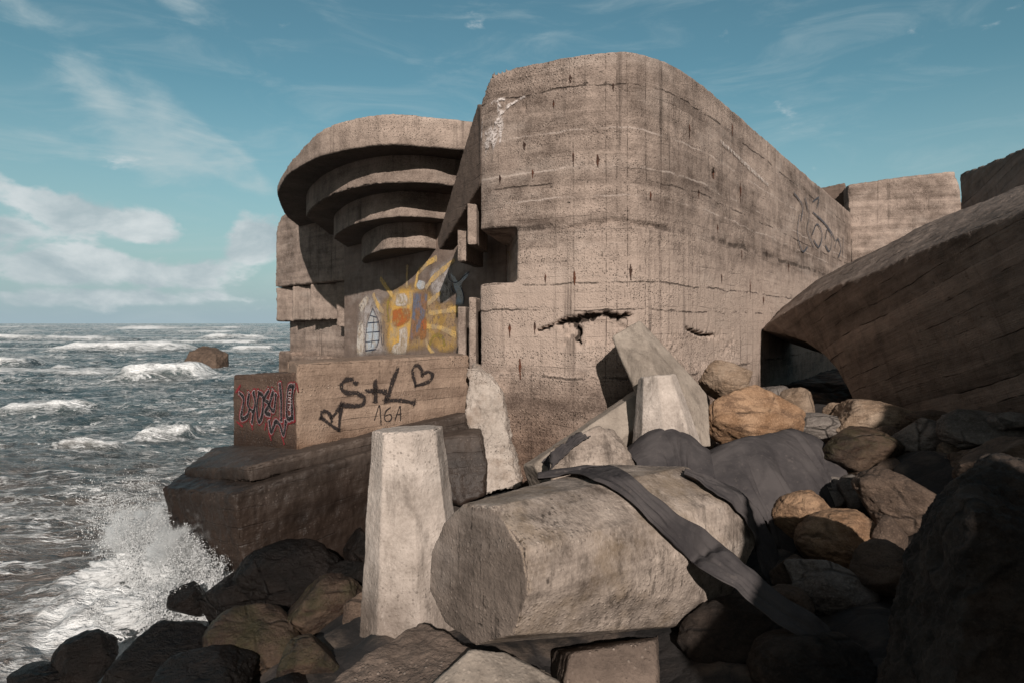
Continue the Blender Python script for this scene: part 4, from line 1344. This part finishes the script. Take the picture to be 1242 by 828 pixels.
bw = empty('ruined_wall', (14.5, 24, 2), 'pale upright wall panel standing behind the end of the bunker, with a stub at its left', 'ruined wall')
pts = [P(1028, 224, 24.0), P(1090, 215, 23.6), P(1157, 207.5, 23.2), P(1165, 228, 23.1), P(1172, 320, 23.0), P(1034, 340, 24.0)]
cast('panel', [extrude(pts, (0.4, 1.2, 0))], M['wall2'], voxel=0.06, rough=0.02, chip=0.08, parent=bw)
pts = [P(990, 229, 25.2), P(1026, 221, 24.9), P(1032, 330, 24.9), P(990, 330, 25.2)]
cast('stub', [extrude(pts, (0.4, 1.0, 0))], M['shade_tone'], voxel=0.06, rough=0.02, chip=0.08, parent=bw)
pts = [P(1165, 211, 17.0), P(1242, 179, 14.2), P(1420, 120, 11.5), P(1420, 220, 11.5), P(1242, 300, 14.0), P(1168, 300, 17.0)]
o = cast('ruined_wall', [extrude(pts, (1.6, 1.6, 0))], M['fallen'], voxel=0.05, rough=0.03, chip=0.1, big=0.04)
rebase(tag(o, 'dark ruined wall top rising at the right edge above the fallen slab', 'ruined wall'))

# ------------------------------------------------------------------ armour legs (broken tetrapods)
def frustum(A, B, ra, rb, n=8, phase=None, squash=1.0):
    A, B = Vector(A), Vector(B)
    ax = (B - A).normalized()
    upv = Vector((0, 0, 1)) if abs(ax.z) < 0.8 else Vector((0, -1, 0))
    e1 = ax.cross(upv).normalized()
    e2 = e1.cross(ax).normalized()
    ph_ = PI / n if phase is None else phase
    pts = []
    for C_, r_ in ((A, ra), (B, rb)):
        for k in range(n):
            t = 2 * PI * k / n + ph_
            pts.append(tuple(C_ + e1 * r_ * math.cos(t) + e2 * r_ * squash * math.sin(t)))
    return pts


def near_y(u): return 4.92 - 0.80 * (u - 521) / 119.0


near_ring = [P(u, v, near_y(u)) for u, v in ((560, 611), (598, 614), (634, 664), (641, 716), (622, 770), (576, 782), (539, 755), (520, 714), (523, 668), (538, 633))]
far_ring = [P(*p) for p in ((742, 562, 6.2), (832, 565, 5.8), (905, 603, 5.6), (919, 655, 5.5), (884, 728, 5.4), (846, 758, 5.35), (760, 745, 6.1), (715, 690, 6.5), (712, 610, 6.5))]
big_block = cast('armour_block', [hull(near_ring + far_ring)], M['leg2'], voxel=0.010, rough=0.006, chip=0.06, big=0.008)
big_block.data.materials.append(M['crust'])
_r = [Vector(p) for p in near_ring]
_ax = (_r[1] - _r[5]).cross(_r[3] - _r[7]).normalized()
if _ax.y < 0: _ax = -_ax
_n = np.empty(len(big_block.data.polygons) * 3)
big_block.data.polygons.foreach_get('normal', _n)
_m = (_n.reshape(-1, 3) @ np.array(_ax) < -0.75).astype(np.int32)
big_block.data.polygons.foreach_set('material_index', _m)
tag(big_block, 'large octagonal concrete block lying on its side in front, crossed by a dark cloth strip', 'armour block')
leg = cast('armour_block', [hull(frustum(P(505, 770, 5.75), P(495, 519, 5.85), 0.51, 0.325, 8, PI / 8 + 0.16))], M['leg'], voxel=0.012, rough=0.010, chip=0.09, big=0.02)
tag(leg, 'pale tapered concrete leg standing upright left of the large octagonal block', 'armour block')
o = cast('armour_block', [hull([P(742, 408, 8.55), P(776, 388, 8.75), P(812, 440, 8.7), P(858, 478, 8.6), P(861, 540, 8.2), P(800, 548, 8.0), P(770, 470, 8.25), P(797, 455, 8.1), P(764, 398, 9.1), P(840, 460, 9.5), P(850, 540, 9.4), P(775, 480, 9.2)])],
         M['leg3'], voxel=0.016, rough=0.012, chip=0.03)
rebase(tag(o, 'grey leaning concrete leg propped against the bunker front below the broken hollow', 'armour block'))
o = cast('armour_block', [hull(frustum(P(812, 575, 7.75), P(797, 455, 7.9), 0.50, 0.235, 8, 0.2))], M['leg'], voxel=0.015, rough=0.010, chip=0.03, big=0.01)
rebase(tag(o, 'short bright tapered concrete leg standing in front of the leaning grey leg', 'armour block'))
o = lying_leg = cast('armour_block', [hull(frustum(P(655, 590, 7.9), P(790, 498, 8.75), 0.36, 0.40, 6, 0.3))], M['leg3'], voxel=0.016, rough=0.014, chip=0.03)
rebase(tag(o, 'dull concrete leg lying slantwise at the foot of the bunker behind the crusted chunk', 'armour block'))
o = crust_chunk = cast('concrete_fragment', [hull([P(667, 545, 7.2), P(726, 517, 7.3), P(741, 524, 7.35), P(775, 563, 7.2), P(770, 600, 6.9), P(668, 590, 6.9), P(690, 535, 8.0), P(745, 522, 8.0), P(780, 590, 7.8), P(680, 600, 7.8)])],
         M['leg2'], voxel=0.014, rough=0.03, chip=0.05)
rebase(tag(o, 'small concrete chunk with crusted exposed edge just behind the large octagonal block', 'concrete fragment'))
o = cast('concrete_fragment', [hull([P(395, 828, 4.0), P(512, 752, 4.6), P(575, 784, 4.3), P(545, 840, 3.8), P(400, 870, 3.7), P(500, 880, 3.6), (-.9, 4.9, 1.3), (-.2, 4.6, 1.3), (-1.1, 4.1, 1.2), (-.4, 3.7, 1.2)])],
         M['pitted'], voxel=0.012, rough=0.03, chip=0.04)
rebase(tag(o, 'dark pitted slab sloping up to the foot of the upright leg at the bottom', 'concrete fragment'))
o = cast('concrete_fragment', [hull([P(520, 835, 3.75), P(570, 787, 3.95), P(612, 789, 4.0), P(680, 828, 3.85), P(690, 870, 3.6), P(520, 880, 3.5), (-.45, 4.5, 1.5), (.25, 4.5, 1.5), (0.3, 3.7, 1.4), (-.5, 3.6, 1.4)])],
         M['leg3'], voxel=0.012, rough=0.014, chip=0.03)
rebase(tag(o, 'grey faceted block end at the bottom edge under the large octagonal block', 'concrete fragment'))
o = cast('concrete_fragment', [hull([P(690, 792, 4.4), P(795, 776, 4.5), P(797, 860, 4.2), P(680, 860, 4.2), P(690, 785, 5.1), P(800, 770, 5.2), (.3, 5.2, 1.3), (1.1, 5.2, 1.3), (1.0, 4.2, 1.3), (.3, 4.1, 1.3)])],
         M['pitted'], voxel=0.014, rough=0.016, chip=0.03)
rebase(tag(o, 'flat dark concrete block beneath the right end of the large octagonal block', 'concrete fragment'))

# ------------------------------------------------------------------ boulders
def boulder(label, u, v, w, h, Y, mat, seed, ang=0.5, dep=1.0, sub=6, cat='boulder', group=None, name='boulder', sink=0.0):
    rg = np.random.default_rng(seed)
    vv, ff = ico(sub)
    n = 11
    N = rg.normal(size=(n, 3))
    N /= np.linalg.norm(N, axis=1)[:, None]
    d = rg.uniform(0.56, 0.92, n)
    dots = vv @ N.T
    with np.errstate(divide='ignore'):
        rk = np.where(dots > 0.05, d / np.maximum(dots, 0.05), 9)
    kk = 10 + 34 * ang
    rr_ = (np.power(np.minimum(rk, 9), -kk).sum(1) + 1.0) ** (-1.0 / kk)
    p = vv * rr_[:, None]
    lo, hi = p.min(0), p.max(0)
    p = (p - (lo + hi) / 2) / ((hi - lo) / 2)
    rx, rz = w / 2 / FPX * Y, h / 2 / FPX * Y
    sc_ = np.array([rx, (rx * .55 + rz * .45) * dep, rz * 1.08])
    off_ = rg.uniform(0, 50, 3)
    nn = 0.09 * fbm(p * 1.3 + off_, 3) + 0.045 * (0.3 - np.abs(fbm(p * 3.1 + off_, 4, 0.55))) + 0.03 * fbm(p * 7 + off_, 4, 0.6)
    nn -= 0.05 * np.clip(fbm(p * np.array([2, 2, 4.5]) + off_ + 9, 3) - 0.12, 0, 1) * 2
    p = p * (1 + nn)[:, None] * sc_
    c = np.array(P(u, v, Y))
    base_ = np.array([c[0], c[1], c[2] - sc_[2] * .9])
    me = from_arrays(name, p + (c - base_), ff)
    o = link(name, me, M[mat])
    o.location = base_
    return tag(o, label, cat, group)


Bd = boulder
G = 'boulders of the rubble shore'
for a in (
    ('tan angular boulder with a dark left face, highest of the pile against the bunker', 879, 460, 62, 46, 9.6, 'tan', 1, .9, 1.0, 6),
    ('big orange granite boulder below the dark arch, beside the leaning leg', 914, 508, 116, 78, 8.9, 'granite', 2, .7, .9, 6),
    ('small pale rounded stone behind the big orange boulder', 938, 480, 42, 24, 9.9, 'grey', 3, .4, 1, 5),
    ('rounded tan stone at the mouth of the dark arch', 965, 492, 44, 42, 9.7, 'tan', 4, .3, 1, 5),
    ('long grey stone lying in front of the dark arch', 992, 516, 78, 28, 9.0, 'grey', 5, .6, 1, 5),
    ('brown banded boulder at the right foot of the dark arch', 1058, 510, 104, 48, 8.9, 'tan', 6, .6, 1, 6),
    ('dark mossy boulder right of the draped cloth', 1040, 552, 112, 66, 7.9, 'mossrock', 7, .5, 1, 6),
    ('striped grey brown slab of rock under the fallen wall', 1122, 536, 92, 56, 7.8, 'grey', 8, .8, 1, 6),
    ('dark grey flat boulder close under the fallen wall', 1190, 522, 96, 44, 7.2, 'grey', 9, .6, 1, 6),
    ('small tan stone in front of the striped slab', 1139, 572, 62, 36, 7.1, 'dim', 10, .5, 1, 5),
    ('big brown granite boulder left of the black foreground rock', 1092, 612, 112, 84, 6.4, 'dim', 11, .4, 1, 6),
    ('round orange boulder tucked against the hanging cloth', 978, 632, 80, 70, 6.7, 'granite', 12, .25, 1, 6),
    ('orange brown boulder in front of the round orange one', 1025, 655, 112, 68, 6.2, 'granite', 13, .35, 1, 6),
    ('grey boulder in the shade below the orange brown one', 1012, 716, 108, 70, 5.6, 'grey', 14, .6, 1, 6),
    ('small brown stone in the shade beside the hanging cloth', 958, 694, 48, 44, 5.9, 'dim', 15, .5, 1, 5),
    ('low dark ledge of rock behind the huge black rock', 1225, 560, 130, 60, 6.0, 'dim', 17, .7, 1, 6),
    ('thin flat stone right under the edge of the fallen wall', 1130, 508, 60, 20, 8.2, 'dim', 18, .7, 1, 5),
    ('dark rounded boulder at the foot of the stepped foundation', 350, 702, 124, 82, 7.0, 'wetrock', 19, .4, 1, 6),
    ('weedy green and brown boulder right of the dark rounded one', 390, 738, 100, 80, 6.3, 'mossrock', 20, .5, 1, 6),
    ('small shiny grey stone against the foundation by the upright leg', 435, 664, 36, 44, 7.6, 'wetrock', 21, .4, 1, 5),
    ('black rounded stone standing in the white water', 230, 728, 54, 38, 7.0, 'wetrock', 22, .4, 1, 6),
    ('black wet boulder behind the surf left of the weedy ones', 285, 732, 84, 64, 6.9, 'wetrock', 23, .5, 1, 6),
    ('large weedy boulder at the bottom below the surf', 302, 786, 124, 86, 5.9, 'mossrock', 24, .4, 1, 6),
    ('black wet boulder at the bottom left in the foam', 190, 800, 120, 66, 6.0, 'wetrock', 25, .4, 1, 6),
    ('black peaked boulder near the bottom left corner', 105, 800, 74, 56, 6.2, 'wetrock', 26, .6, 1, 6),
    ('brown weedy stone between the large weedy boulder and the pitted slab', 385, 806, 84, 62, 5.2, 'mossrock', 27, .6, 1, 6),
    ('reddish brown stone at the foot of the upright leg', 446, 745, 52, 70, 6.1, 'dim', 28, .5, 1, 6),
    ('low black rock in the bottom left corner', 50, 828, 80, 36, 6.0, 'wetrock', 29, .5, 1, 6),
    ('wet black boulder at the bottom between two weedy boulders', 250, 826, 120, 56, 5.3, 'wetrock', 30, .5, 1, 6),
    ('black stone at the bottom left of the pitted slab', 345, 840, 110, 50, 4.9, 'wetrock', 31, .5, 1, 6),
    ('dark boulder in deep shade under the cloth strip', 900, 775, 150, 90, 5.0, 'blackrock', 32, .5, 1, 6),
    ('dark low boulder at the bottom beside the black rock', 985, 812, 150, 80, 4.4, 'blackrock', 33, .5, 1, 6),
    ('dark stone wedged behind the upright leg', 425, 705, 50, 46, 6.9, 'wetrock', 34, .5, 1, 5),
    ('grey stone behind the cloth heap near the mossy boulder', 1000, 600, 70, 40, 7.3, 'grey', 35, .5, 1, 5),
    ('shaded stone between the brown boulder and the black rock', 1075, 690, 70, 60, 5.5, 'dim', 36, .5, 1, 5),
    ('grey wedge stone between the banded boulder and the dark mossy one', 1085, 545, 46, 34, 8.0, 'grey', 50, .9, 1, 5),
    ('little brown stone on top of the gap left of the striped slab', 1076, 528, 34, 22, 8.3, 'dim', 51, .8, 1, 5),
    ('brown angular stone right of the small tan stone', 1185, 565, 60, 44, 6.8, 'dim', 52, .9, 1, 6),
    ('grey broken stone wedged left of the big brown granite boulder', 1040, 600, 44, 44, 7.0, 'grey', 53, .9, 1, 5),
    ('dark stone in the gap above the big brown granite boulder', 1080, 572, 56, 30, 7.4, 'dim', 54, .8, 1, 5),
    ('brown stone right of the orange brown boulder in the shade', 1078, 648, 50, 44, 6.0, 'dim', 55, .8, 1, 5),
    ('flat grey stone nearest the foot of the fallen wall at the right edge', 1232, 512, 60, 26, 7.0, 'grey', 56, .8, 1, 5),
    ('tan pebble beside the long grey stone in front of the dark arch', 1012, 498, 26, 20, 9.4, 'tan', 57, .5, 1, 5),
    ('brown stone below the small brown one beside the hanging cloth', 958, 735, 56, 46, 5.4, 'dim', 58, .8, 1, 5),
    ('angular brown stone below the striped slab of rock', 1160, 548, 44, 30, 7.4, 'tan', 59, .9, 1, 5),
):
    boulder(*a, group=G)
def crag(name, label, cat, pts, mat, voxel, amp, seed, group=None):
    o = cast(name, [hull(pts)], M[mat], voxel=voxel, rough=0.0, chip=0.0, big=0.0)
    me = o.data
    co_, no_ = get_co(me), get_no(me)
    k = 1.0 / amp
    q_ = co_ * k * 0.30 + seed
    d_ = amp * (0.55 * fbm(q_, 3) + 0.5 * (0.3 - np.abs(fbm(q_ * 1.9 + 7, 4, .55))) + 0.16 * fbm(q_ * 9, 4, .6))
    set_co(me, co_ + no_ * d_[:, None])
    rebase(o)
    return tag(o, label, cat, group)


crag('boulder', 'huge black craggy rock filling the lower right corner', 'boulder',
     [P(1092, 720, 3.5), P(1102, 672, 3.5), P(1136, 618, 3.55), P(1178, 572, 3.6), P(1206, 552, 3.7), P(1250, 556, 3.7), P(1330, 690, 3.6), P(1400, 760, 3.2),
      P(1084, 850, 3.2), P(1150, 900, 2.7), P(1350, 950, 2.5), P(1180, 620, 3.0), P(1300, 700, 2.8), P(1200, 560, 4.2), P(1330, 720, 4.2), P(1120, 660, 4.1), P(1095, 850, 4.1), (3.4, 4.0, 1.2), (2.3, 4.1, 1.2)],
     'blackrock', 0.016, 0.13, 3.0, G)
crag('sea_rock', 'dark angular block standing alone in the sea', 'sea rock',
     [P(218, 448, 56), P(230, 427, 56), P(246, 419.5, 57), P(262, 422, 57), P(276, 429, 56), P(277, 448, 56), P(240, 450, 54.5), P(262, 450, 54.5), P(262, 430, 55), P(225, 448, 60), P(272, 430, 60), P(276, 448, 60)],
     'dim', 0.06, 0.30, 8.0)

# ------------------------------------------------------------------ dark cloth
def resample_uvY(pts, n):
    pts = np.array(catmull([np.array(p, float) for p in pts], 6))
    d = np.concatenate([[0], np.cumsum(np.linalg.norm(np.diff(pts[:, :2], axis=0), axis=1))])
    t = np.linspace(0, d[-1], n)
    return np.stack([np.interp(t, d, pts[:, i]) for i in range(3)], 1)


def grid_obj(name, V, nu, nv, label, cat, thick=0.006):
    fs_l = [(j * nu + i, j * nu + i + 1, (j + 1) * nu + i + 1, (j + 1) * nu + i) for j in range(nv - 1) for i in range(nu - 1)]
    me = from_arrays(name, V, fs_l)
    o = link(name, me, M['cloth'])
    s = o.modifiers.new('thick', 'SOLIDIFY')
    s.thickness = thick
    s.offset = 0
    rebase(o)
    return tag(o, label, cat)


def heap(label, humps, xr, yr, floor_z, cut, seed, n=(170, 150), slope=0.9, curve=0.7, fold=0.16, pleats=6):
    X, Yg = np.meshgrid(np.linspace(*xr, n[0]), np.linspace(*yr, n[1]))
    Z = np.full(X.shape, floor_z, float)
    for (cx, cy, cz) in POLES:
        d = np.hypot(X - cx, (Yg - cy) * 0.9)
        Z = np.maximum(Z, cz - slope * d - curve * d * d)
    for _ in range(26):
        Zp = np.pad(Z, 1, mode='edge')
        Z = 0.5 * Z + 0.125 * (Zp[:-2, 1:-1] + Zp[2:, 1:-1] + Zp[1:-1, :-2] + Zp[1:-1, 2:])
    q_ = np.stack([X.ravel(), Yg.ravel(), Z.ravel()], 1)
    pc = np.array(POLES)
    D2 = (q_[:, None, 0] - pc[None, :, 0]) ** 2 + (q_[:, None, 1] - pc[None, :, 1]) ** 2
    dmin = np.sqrt(D2.min(1))
    W_ = np.exp(-(D2 - D2.min(1)[:, None]) / 0.05)
    tt = (W_ * np.linspace(0, 1, len(pc))[None]).sum(1) / W_.sum(1)
    warp = 0.5 * fbm(np.stack([tt * 4 + seed, dmin * 1.5, 0 * tt], 1), 2)
    ple = np.abs(np.sin(PI * (tt * pleats + warp))) ** 0.7
    fo = (0.012 + fold * sstep(0.08, 0.75, dmin)) * (ple - 0.6)
    ple2 = np.abs(np.sin(PI * (tt * pleats * 2.3 + 2.2 * warp + 0.3)))
    fo += 0.35 * fold * sstep(0.2, 0.9, dmin) * (ple2 - 0.6)
    fo += 0.03 * (0.3 - np.abs(fbm(q_ * np.array([2.6, 0.9, 0.5]) + seed + 5 + 0.4 * fbm(q_ + seed, 2)[:, None], 2)))
    q_[:, 2] += fo
    q_[:, 0] += 0.5 * fo
    q_ += 0.012 * np.stack([fbm(q_ * 4 + seed, 2)] * 3, 1)
    # cut the sheet to a ragged outline
    keep = cut(q_[:, 0] + 0.06 * fbm(q_ * 3 + seed, 3), q_[:, 1] + 0.06 * fbm(q_ * 3 + seed + 30, 3))
    bm = bmesh.new()
    vs = {}
    kk = keep.reshape(X.shape)
    for j in range(n[1] - 1):
        for i in range(n[0] - 1):
            if kk[j, i] and kk[j + 1, i] and kk[j, i + 1] and kk[j + 1, i + 1]:
                f = []
                for (jj, ii) in ((j, i), (j, i + 1), (j + 1, i + 1), (j + 1, i)):
                    t = jj * n[0] + ii
                    if t not in vs: vs[t] = bm.verts.new(q_[t])
                    f.append(vs[t])
                bm.faces.new(f)
    me = bpy.data.meshes.new('cloth')
    bm.to_mesh(me)
    bm.free()
    smooth(me)
    o = link('cloth_sheet', me, M['cloth'])
    s = o.modifiers.new('thick', 'SOLIDIFY')
    s.thickness = 0.008
    rebase(o)
    return tag(o, label, 'cloth')


def tent(label, poles, xr, yr, floor_z, cut, seed, slope=0.25, curve=1.25, **kw):
    global POLES
    POLES = [P(*p) for p in resample_uvY(poles, 26)]
    return heap(label, None, xr, yr, floor_z, cut, seed, slope=slope, curve=curve, **kw)


tent('grey geotextile cloth draped in folds over rocks right of the octagonal block',
     [(858, 556, 7.3), (885, 536, 7.4), (915, 527, 7.5), (945, 523, 7.75), (966, 519, 8.0), (1000, 541, 7.9), (1028, 572, 7.7)],
     (1.9, 4.5), (6.5, 8.7), 1.45,
     lambda x, y: (np.hypot((x - 3.05) / 0.98, (y - 7.5) / 0.95) < 1.0) | ((np.abs(x - 3.05) < .30) & (y < 7.2) & (y > 6.55)), 3)
tent('small bundle of grey cloth at the foot of the bright tapered leg',
     [(776, 548, 7.3), (795, 522, 7.5), (812, 517, 7.55), (832, 528, 7.5), (856, 556, 7.3)], (1.2, 2.6), (6.5, 8.1), 1.5,
     lambda x, y: np.hypot((x - 1.92) / 0.58, (y - 7.3) / 0.66) < 1.0, 13, fold=0.13, pleats=5)

def bvh_of(*objs):
    V_, F_ = [], []
    for o_ in objs:
        k_ = len(V_)
        V_ += [tuple(Vector(c) + o_.location) for c in get_co(o_.data)]
        F_ += [tuple(i + k_ for i in p.vertices) for p in o_.data.polygons]
    return BVHTree.FromPolygons(V_, F_)


bbvh = bvh_of(big_block)
lbvh = bvh_of(lying_leg, crust_chunk)


def strip(label, up, lo, folds=0.02, nv=22, nu=120, rest=0.03, seed=0, bvh=None, reach=0.25):
    bvh = bvh or bbvh
    up = resample_uvY(up, nu)
    lo = resample_uvY(lo, nu)
    V = []
    ee = np.stack([np.linspace(0, 9, nu) + seed, np.zeros(nu), np.zeros(nu)], 1)
    e0 = 0.16 * fbm(ee * 1.1, 4, .6) + 0.05 * np.abs(fbm(ee * 6 + 3, 3))
    e1 = 1 + 0.16 * fbm(ee * 1.1 + 40, 4, .6) - 0.05 * np.abs(fbm(ee * 6 + 13, 3))
    for j in range(nv):
        for i in range(nu):
            t = e0[i] + (e1[i] - e0[i]) * j / (nv - 1)
            m_ = up[i] * (1 - t) + lo[i] * t
            V.append(m_)
    V = np.array(V)
    W = np.array([P(*m_) for m_ in V])
    T = np.tile(np.linspace(0, 1, nu), nv)
    S_ = np.repeat(np.linspace(0, 1, nv), nu)
    nz = np.stack([T * 3.0 + seed, S_ * 4, 0 * T], 1)
    W[:, 1] += folds * np.sin(S_ * 13 + 4 * fbm(nz, 2)) * (0.4 + 0.6 * np.abs(np.sin(T * 6))) + 0.03 * fbm(nz * 2 + 7, 3)
    out_ = []
    for w in W:
        d = Vector(w) - Vector((0, 0, EYE_Z))
        L = d.length
        d.normalize()
        loc, nor, i_, dist = bvh.ray_cast(Vector((0, 0, EYE_Z)), d)
        if loc is not None and dist < L + reach:
            # lie on the block
            nn = nor if nor.dot(d) < 0 else -nor
            s_ = loc + nn * rest
            out_.append(tuple(s_)); continue
        out_.append(tuple(w))
    A = np.array(out_).reshape(nv, nu, 3)
    for _ in range(6):
        Ap = np.pad(A, ((1, 1), (1, 1), (0, 0)), mode='edge')
        A = 0.5 * A + 0.125 * (Ap[:-2, 1:-1] + Ap[2:, 1:-1] + Ap[1:-1, :-2] + Ap[1:-1, 2:])
    fold_n = (0.03 * np.abs(np.sin(S_ * 8 + 4 * fbm(nz * 1.0 + 3, 2))) * np.exp(-T * 1.4) + 0.022 * fbm(nz * np.array([1.5, 1.6, 1]) + 11, 4) + 0.03 * sstep(.75, 1.0, S_) * (0.3 + fbm(nz * 2 + 30, 2))).reshape(nv, nu)
    A[:, :, 2] += fold_n
    A[:, :, 1] -= np.abs(fold_n)
    return grid_obj('cloth_strip', A.reshape(-1, 3), nu, nv, label, 'cloth', 0.01)


strip('long dark cloth strip slung across the large octagonal block and down to the right',
      [(650, 575, 5.9), (690, 568, 5.8), (714, 563, 5.75), (743, 567, 5.7), (775, 591, 5.5), (812, 620, 5.3), (853, 645, 5.1), (903, 682, 4.9), (952, 723, 4.7), (989, 745, 4.6), (1032, 786, 4.5)],
      [(650, 584, 5.6), (685, 579, 5.5), (722, 589, 5.3), (759, 610, 5.1), (792, 642, 4.95), (825, 675, 4.85), (870, 703, 4.7), (919, 743, 4.55), (952, 765, 4.45), (975, 780, 4.4), (1000, 800, 4.35)])
strip('dark cloth end hanging down behind the far end of the large octagonal block',
      [(828, 572, 6.9), (870, 585, 6.8), (905, 600, 6.7), (932, 640, 6.5), (950, 680, 6.3), (955, 712, 6.2)],
      [(826, 580, 6.5), (862, 602, 6.35), (890, 620, 6.3), (908, 650, 6.2), (920, 690, 6.0), (935, 716, 5.95)], seed=5)
strip('thin torn cloth lying along the slanting leg at the foot of the bunker',
      [(702, 527, 8.3), (690, 535, 8.2), (674, 546, 8.0), (656, 561, 7.8)],
      [(716, 533, 8.3), (704, 540, 8.2), (688, 553, 8.0), (668, 573, 7.7)], seed=9, nu=70, nv=16, bvh=lbvh, reach=0.6)
rebase(big_block)
rebase(leg)

# ------------------------------------------------------------------ camera
cam_d = bpy.data.cameras.new('camera')
cam = bpy.data.objects.new('camera', cam_d)
COL.objects.link(cam)
cam.location = (0, 0, EYE_Z)
cam.rotation_euler = (PI / 2, 0, 0)
cam_d.sensor_width = 36
cam_d.lens = 36 * FPX / 1242
cam_d.shift_y = -(414 - V0) / 1242
cam_d.clip_start = 0.05
cam_d.clip_end = 30000
scene.camera = cam

# ------------------------------------------------------------------ sun and sky
SUN_AZ, SUN_EL = R(6), R(25)
to_sun = Vector((math.sin(SUN_AZ) * math.cos(SUN_EL), -math.cos(SUN_AZ) * math.cos(SUN_EL), math.sin(SUN_EL)))
sd_ = bpy.data.lights.new('sun', 'SUN')
sd_.energy = 5.4
sd_.angle = R(0.5)
sd_.color = (1.0, 0.915, 0.84)
so = bpy.data.objects.new('sun', sd_)
COL.objects.link(so)
so.rotation_euler = to_sun.to_track_quat('Z', 'Y').to_euler()
so.location = to_sun * 60

world = bpy.data.worlds.new('World')
scene.world = world
world.use_nodes = True
nt = NT(world.node_tree)
nt.n.clear()
wo = nt.node('ShaderNodeOutputWorld')
bg = nt.node('ShaderNodeBackground')
nt.l.new(bg.outputs[0], wo.inputs[0])
sky = nt.node('ShaderNodeTexSky', sky_type='NISHITA')
sky.sun_disc = False
sky.sun_elevation = SUN_EL
sky.sun_rotation = PI - SUN_AZ
sky.air_density = 1.0
sky.dust_density = 1.0
sky.ozone_density = 1.0
co = nt.node('ShaderNodeTexCoord').outputs['Generated']
x, y, z = nt.sep(co)
az = nt.math('ARCTAN2', x, y)
el = nt.math('ARCSINE', z)
p2 = nt.comb(az, el, 0.0)
tint = nt.mix(1.0, sky.outputs[0], (0.62, 0.92, 0.78), 'MULTIPLY')


def blob(u, v, ru, rv, rot=0.0):
    """soft cloud bank in azimuth / elevation"""
    a0 = math.atan((u - U0) / FPX)
    e0 = math.atan((V0 - v) / FPX * math.cos(a0))
    k = FPX * 1.15
    dx, dy = nt.sub(az, a0), nt.sub(el, e0)
    c_, s_ = math.cos(rot), math.sin(rot)
    dx2 = nt.add(nt.mul(dx, c_ * k / ru), nt.mul(dy, s_ * k / ru))
    dy2 = nt.add(nt.mul(dx, -s_ * k / rv), nt.mul(dy, c_ * k / rv))
    d2 = nt.add(nt.mul(dx2, dx2), nt.mul(dy2, dy2))
    return nt.math('EXPONENT', nt.mul(d2, -1.0))


n_c = nt.noise(nt.mapping(p2, scale=(1, 1.9, 1)), 8.0, 9, 0.56, 0.2)
n_w = nt.noise(nt.mapping(p2, scale=(1.0, 4.0, 1), rot=(0, 0, 0.25)), 5.0, 9, 0.62, 0.8)
banks = [(blob(85, 256, 135, 24, -0.22), 1.0), (blob(150, 278, 80, 18, -0.15), .9), (blob(70, 320, 190, 24, 0.0), .95), (blob(225, 332, 70, 20, 0.0), .85), (blob(306, 288, 40, 32, 0.3), 1.0),
         (blob(160, 362, 260, 14, 0.0), .6), (blob(480, 320, 130, 40), .9), (blob(-220, 280, 180, 60), .95), (blob(20, 228, 60, 14, -.1), .7)]
tot = nt.mul(banks[0][0], banks[0][1])
for b_, w_ in banks[1:]: tot = nt.math('MAXIMUM', tot, nt.mul(b_, w_))
cum = nt.mapr(nt.add(tot, nt.mul(nt.sub(n_c, 0.5), 2.4)), 0.32, 0.66)
wis = [blob(215, 140, 60, 26, -0.72), blob(213, 212, 46, 36), blob(275, 190, 60, 22, -0.5), blob(225, 8, 60, 26, -0.5), blob(70, 55, 120, 36, -0.6), blob(1010, 130, 50, 14), blob(292, 212, 50, 22, -0.6),
       blob(1110, 190, 80, 18), blob(60, 165, 160, 34, 0.1), blob(760, 20, 400, 50, .1), blob(120, 120, 60, 24, -.7)]
wts = [0.75, 0.75, 0.7, 0.7, 0.5, 0.3, 0.85, 0.25, 0.45, 0.25, .6]
tw = nt.mul(wis[0], wts[0])
for b_, w_ in zip(wis[1:], wts[1:]): tw = nt.add(tw, nt.mul(b_, w_))
n_mix = nt.add(nt.mul(n_c, 0.65), nt.mul(n_w, 0.35))
wsp = nt.mapr(nt.add(nt.math('MINIMUM', tw, 1.0), nt.mul(nt.sub(n_mix, 0.5), 3.2)), 0.35, 1.35)
veil = nt.mul(nt.mapr(n_w, 0.45, 0.75), 0.22)
haze = nt.math('POWER', nt.mapr(el, 0.34, 0.0, smooth=False), 1.3)
# cloud light: sunlit tops greyer below
shade = nt.mapr(nt.noise(nt.mapping(p2, scale=(1, 1.7, 1), loc=(0.0, 0.03, 0)), 7.0, 8, 0.6, 0.3), 0.3, 0.7)
cc = nt.mix(shade, (6.6, 7.0, 7.1), (3.5, 4.35, 4.7))
c = nt.mix(haze, tint, (3.3, 4.3, 4.8))
c = nt.mix(nt.math('MINIMUM', nt.add(nt.mul(wsp, 0.62), veil), 0.85), c, (4.9, 5.7, 5.85))
c = nt.mix(nt.mul(cum, 0.92), c, cc)
# added: unseen sky behind the viewer dimmed and greyed to cut fill light
south = nt.mapr(y, 0.30, -0.35)
c = nt.mix(nt.mul(south, 0.85), c, (2.1, 2.0, 1.9))
# below the horizon the sky shader only lights the sea's underside
nt.put(bg.inputs['Color'], c)
bg.inputs['Strength'].default_value = 0.105

scene.view_settings.view_transform = 'Standard'
scene.view_settings.look = 'None'
scene.view_settings.exposure = 0
scene.view_settings.gamma = 1
scene.render.engine = 'CYCLES'
scene.cycles.use_denoising = True
scene.cycles.max_bounces = 4
scene.cycles.volume_bounces = 2
scene.cycles.volume_step_rate = 2.0
scene.cycles.transparent_max_bounces = 12
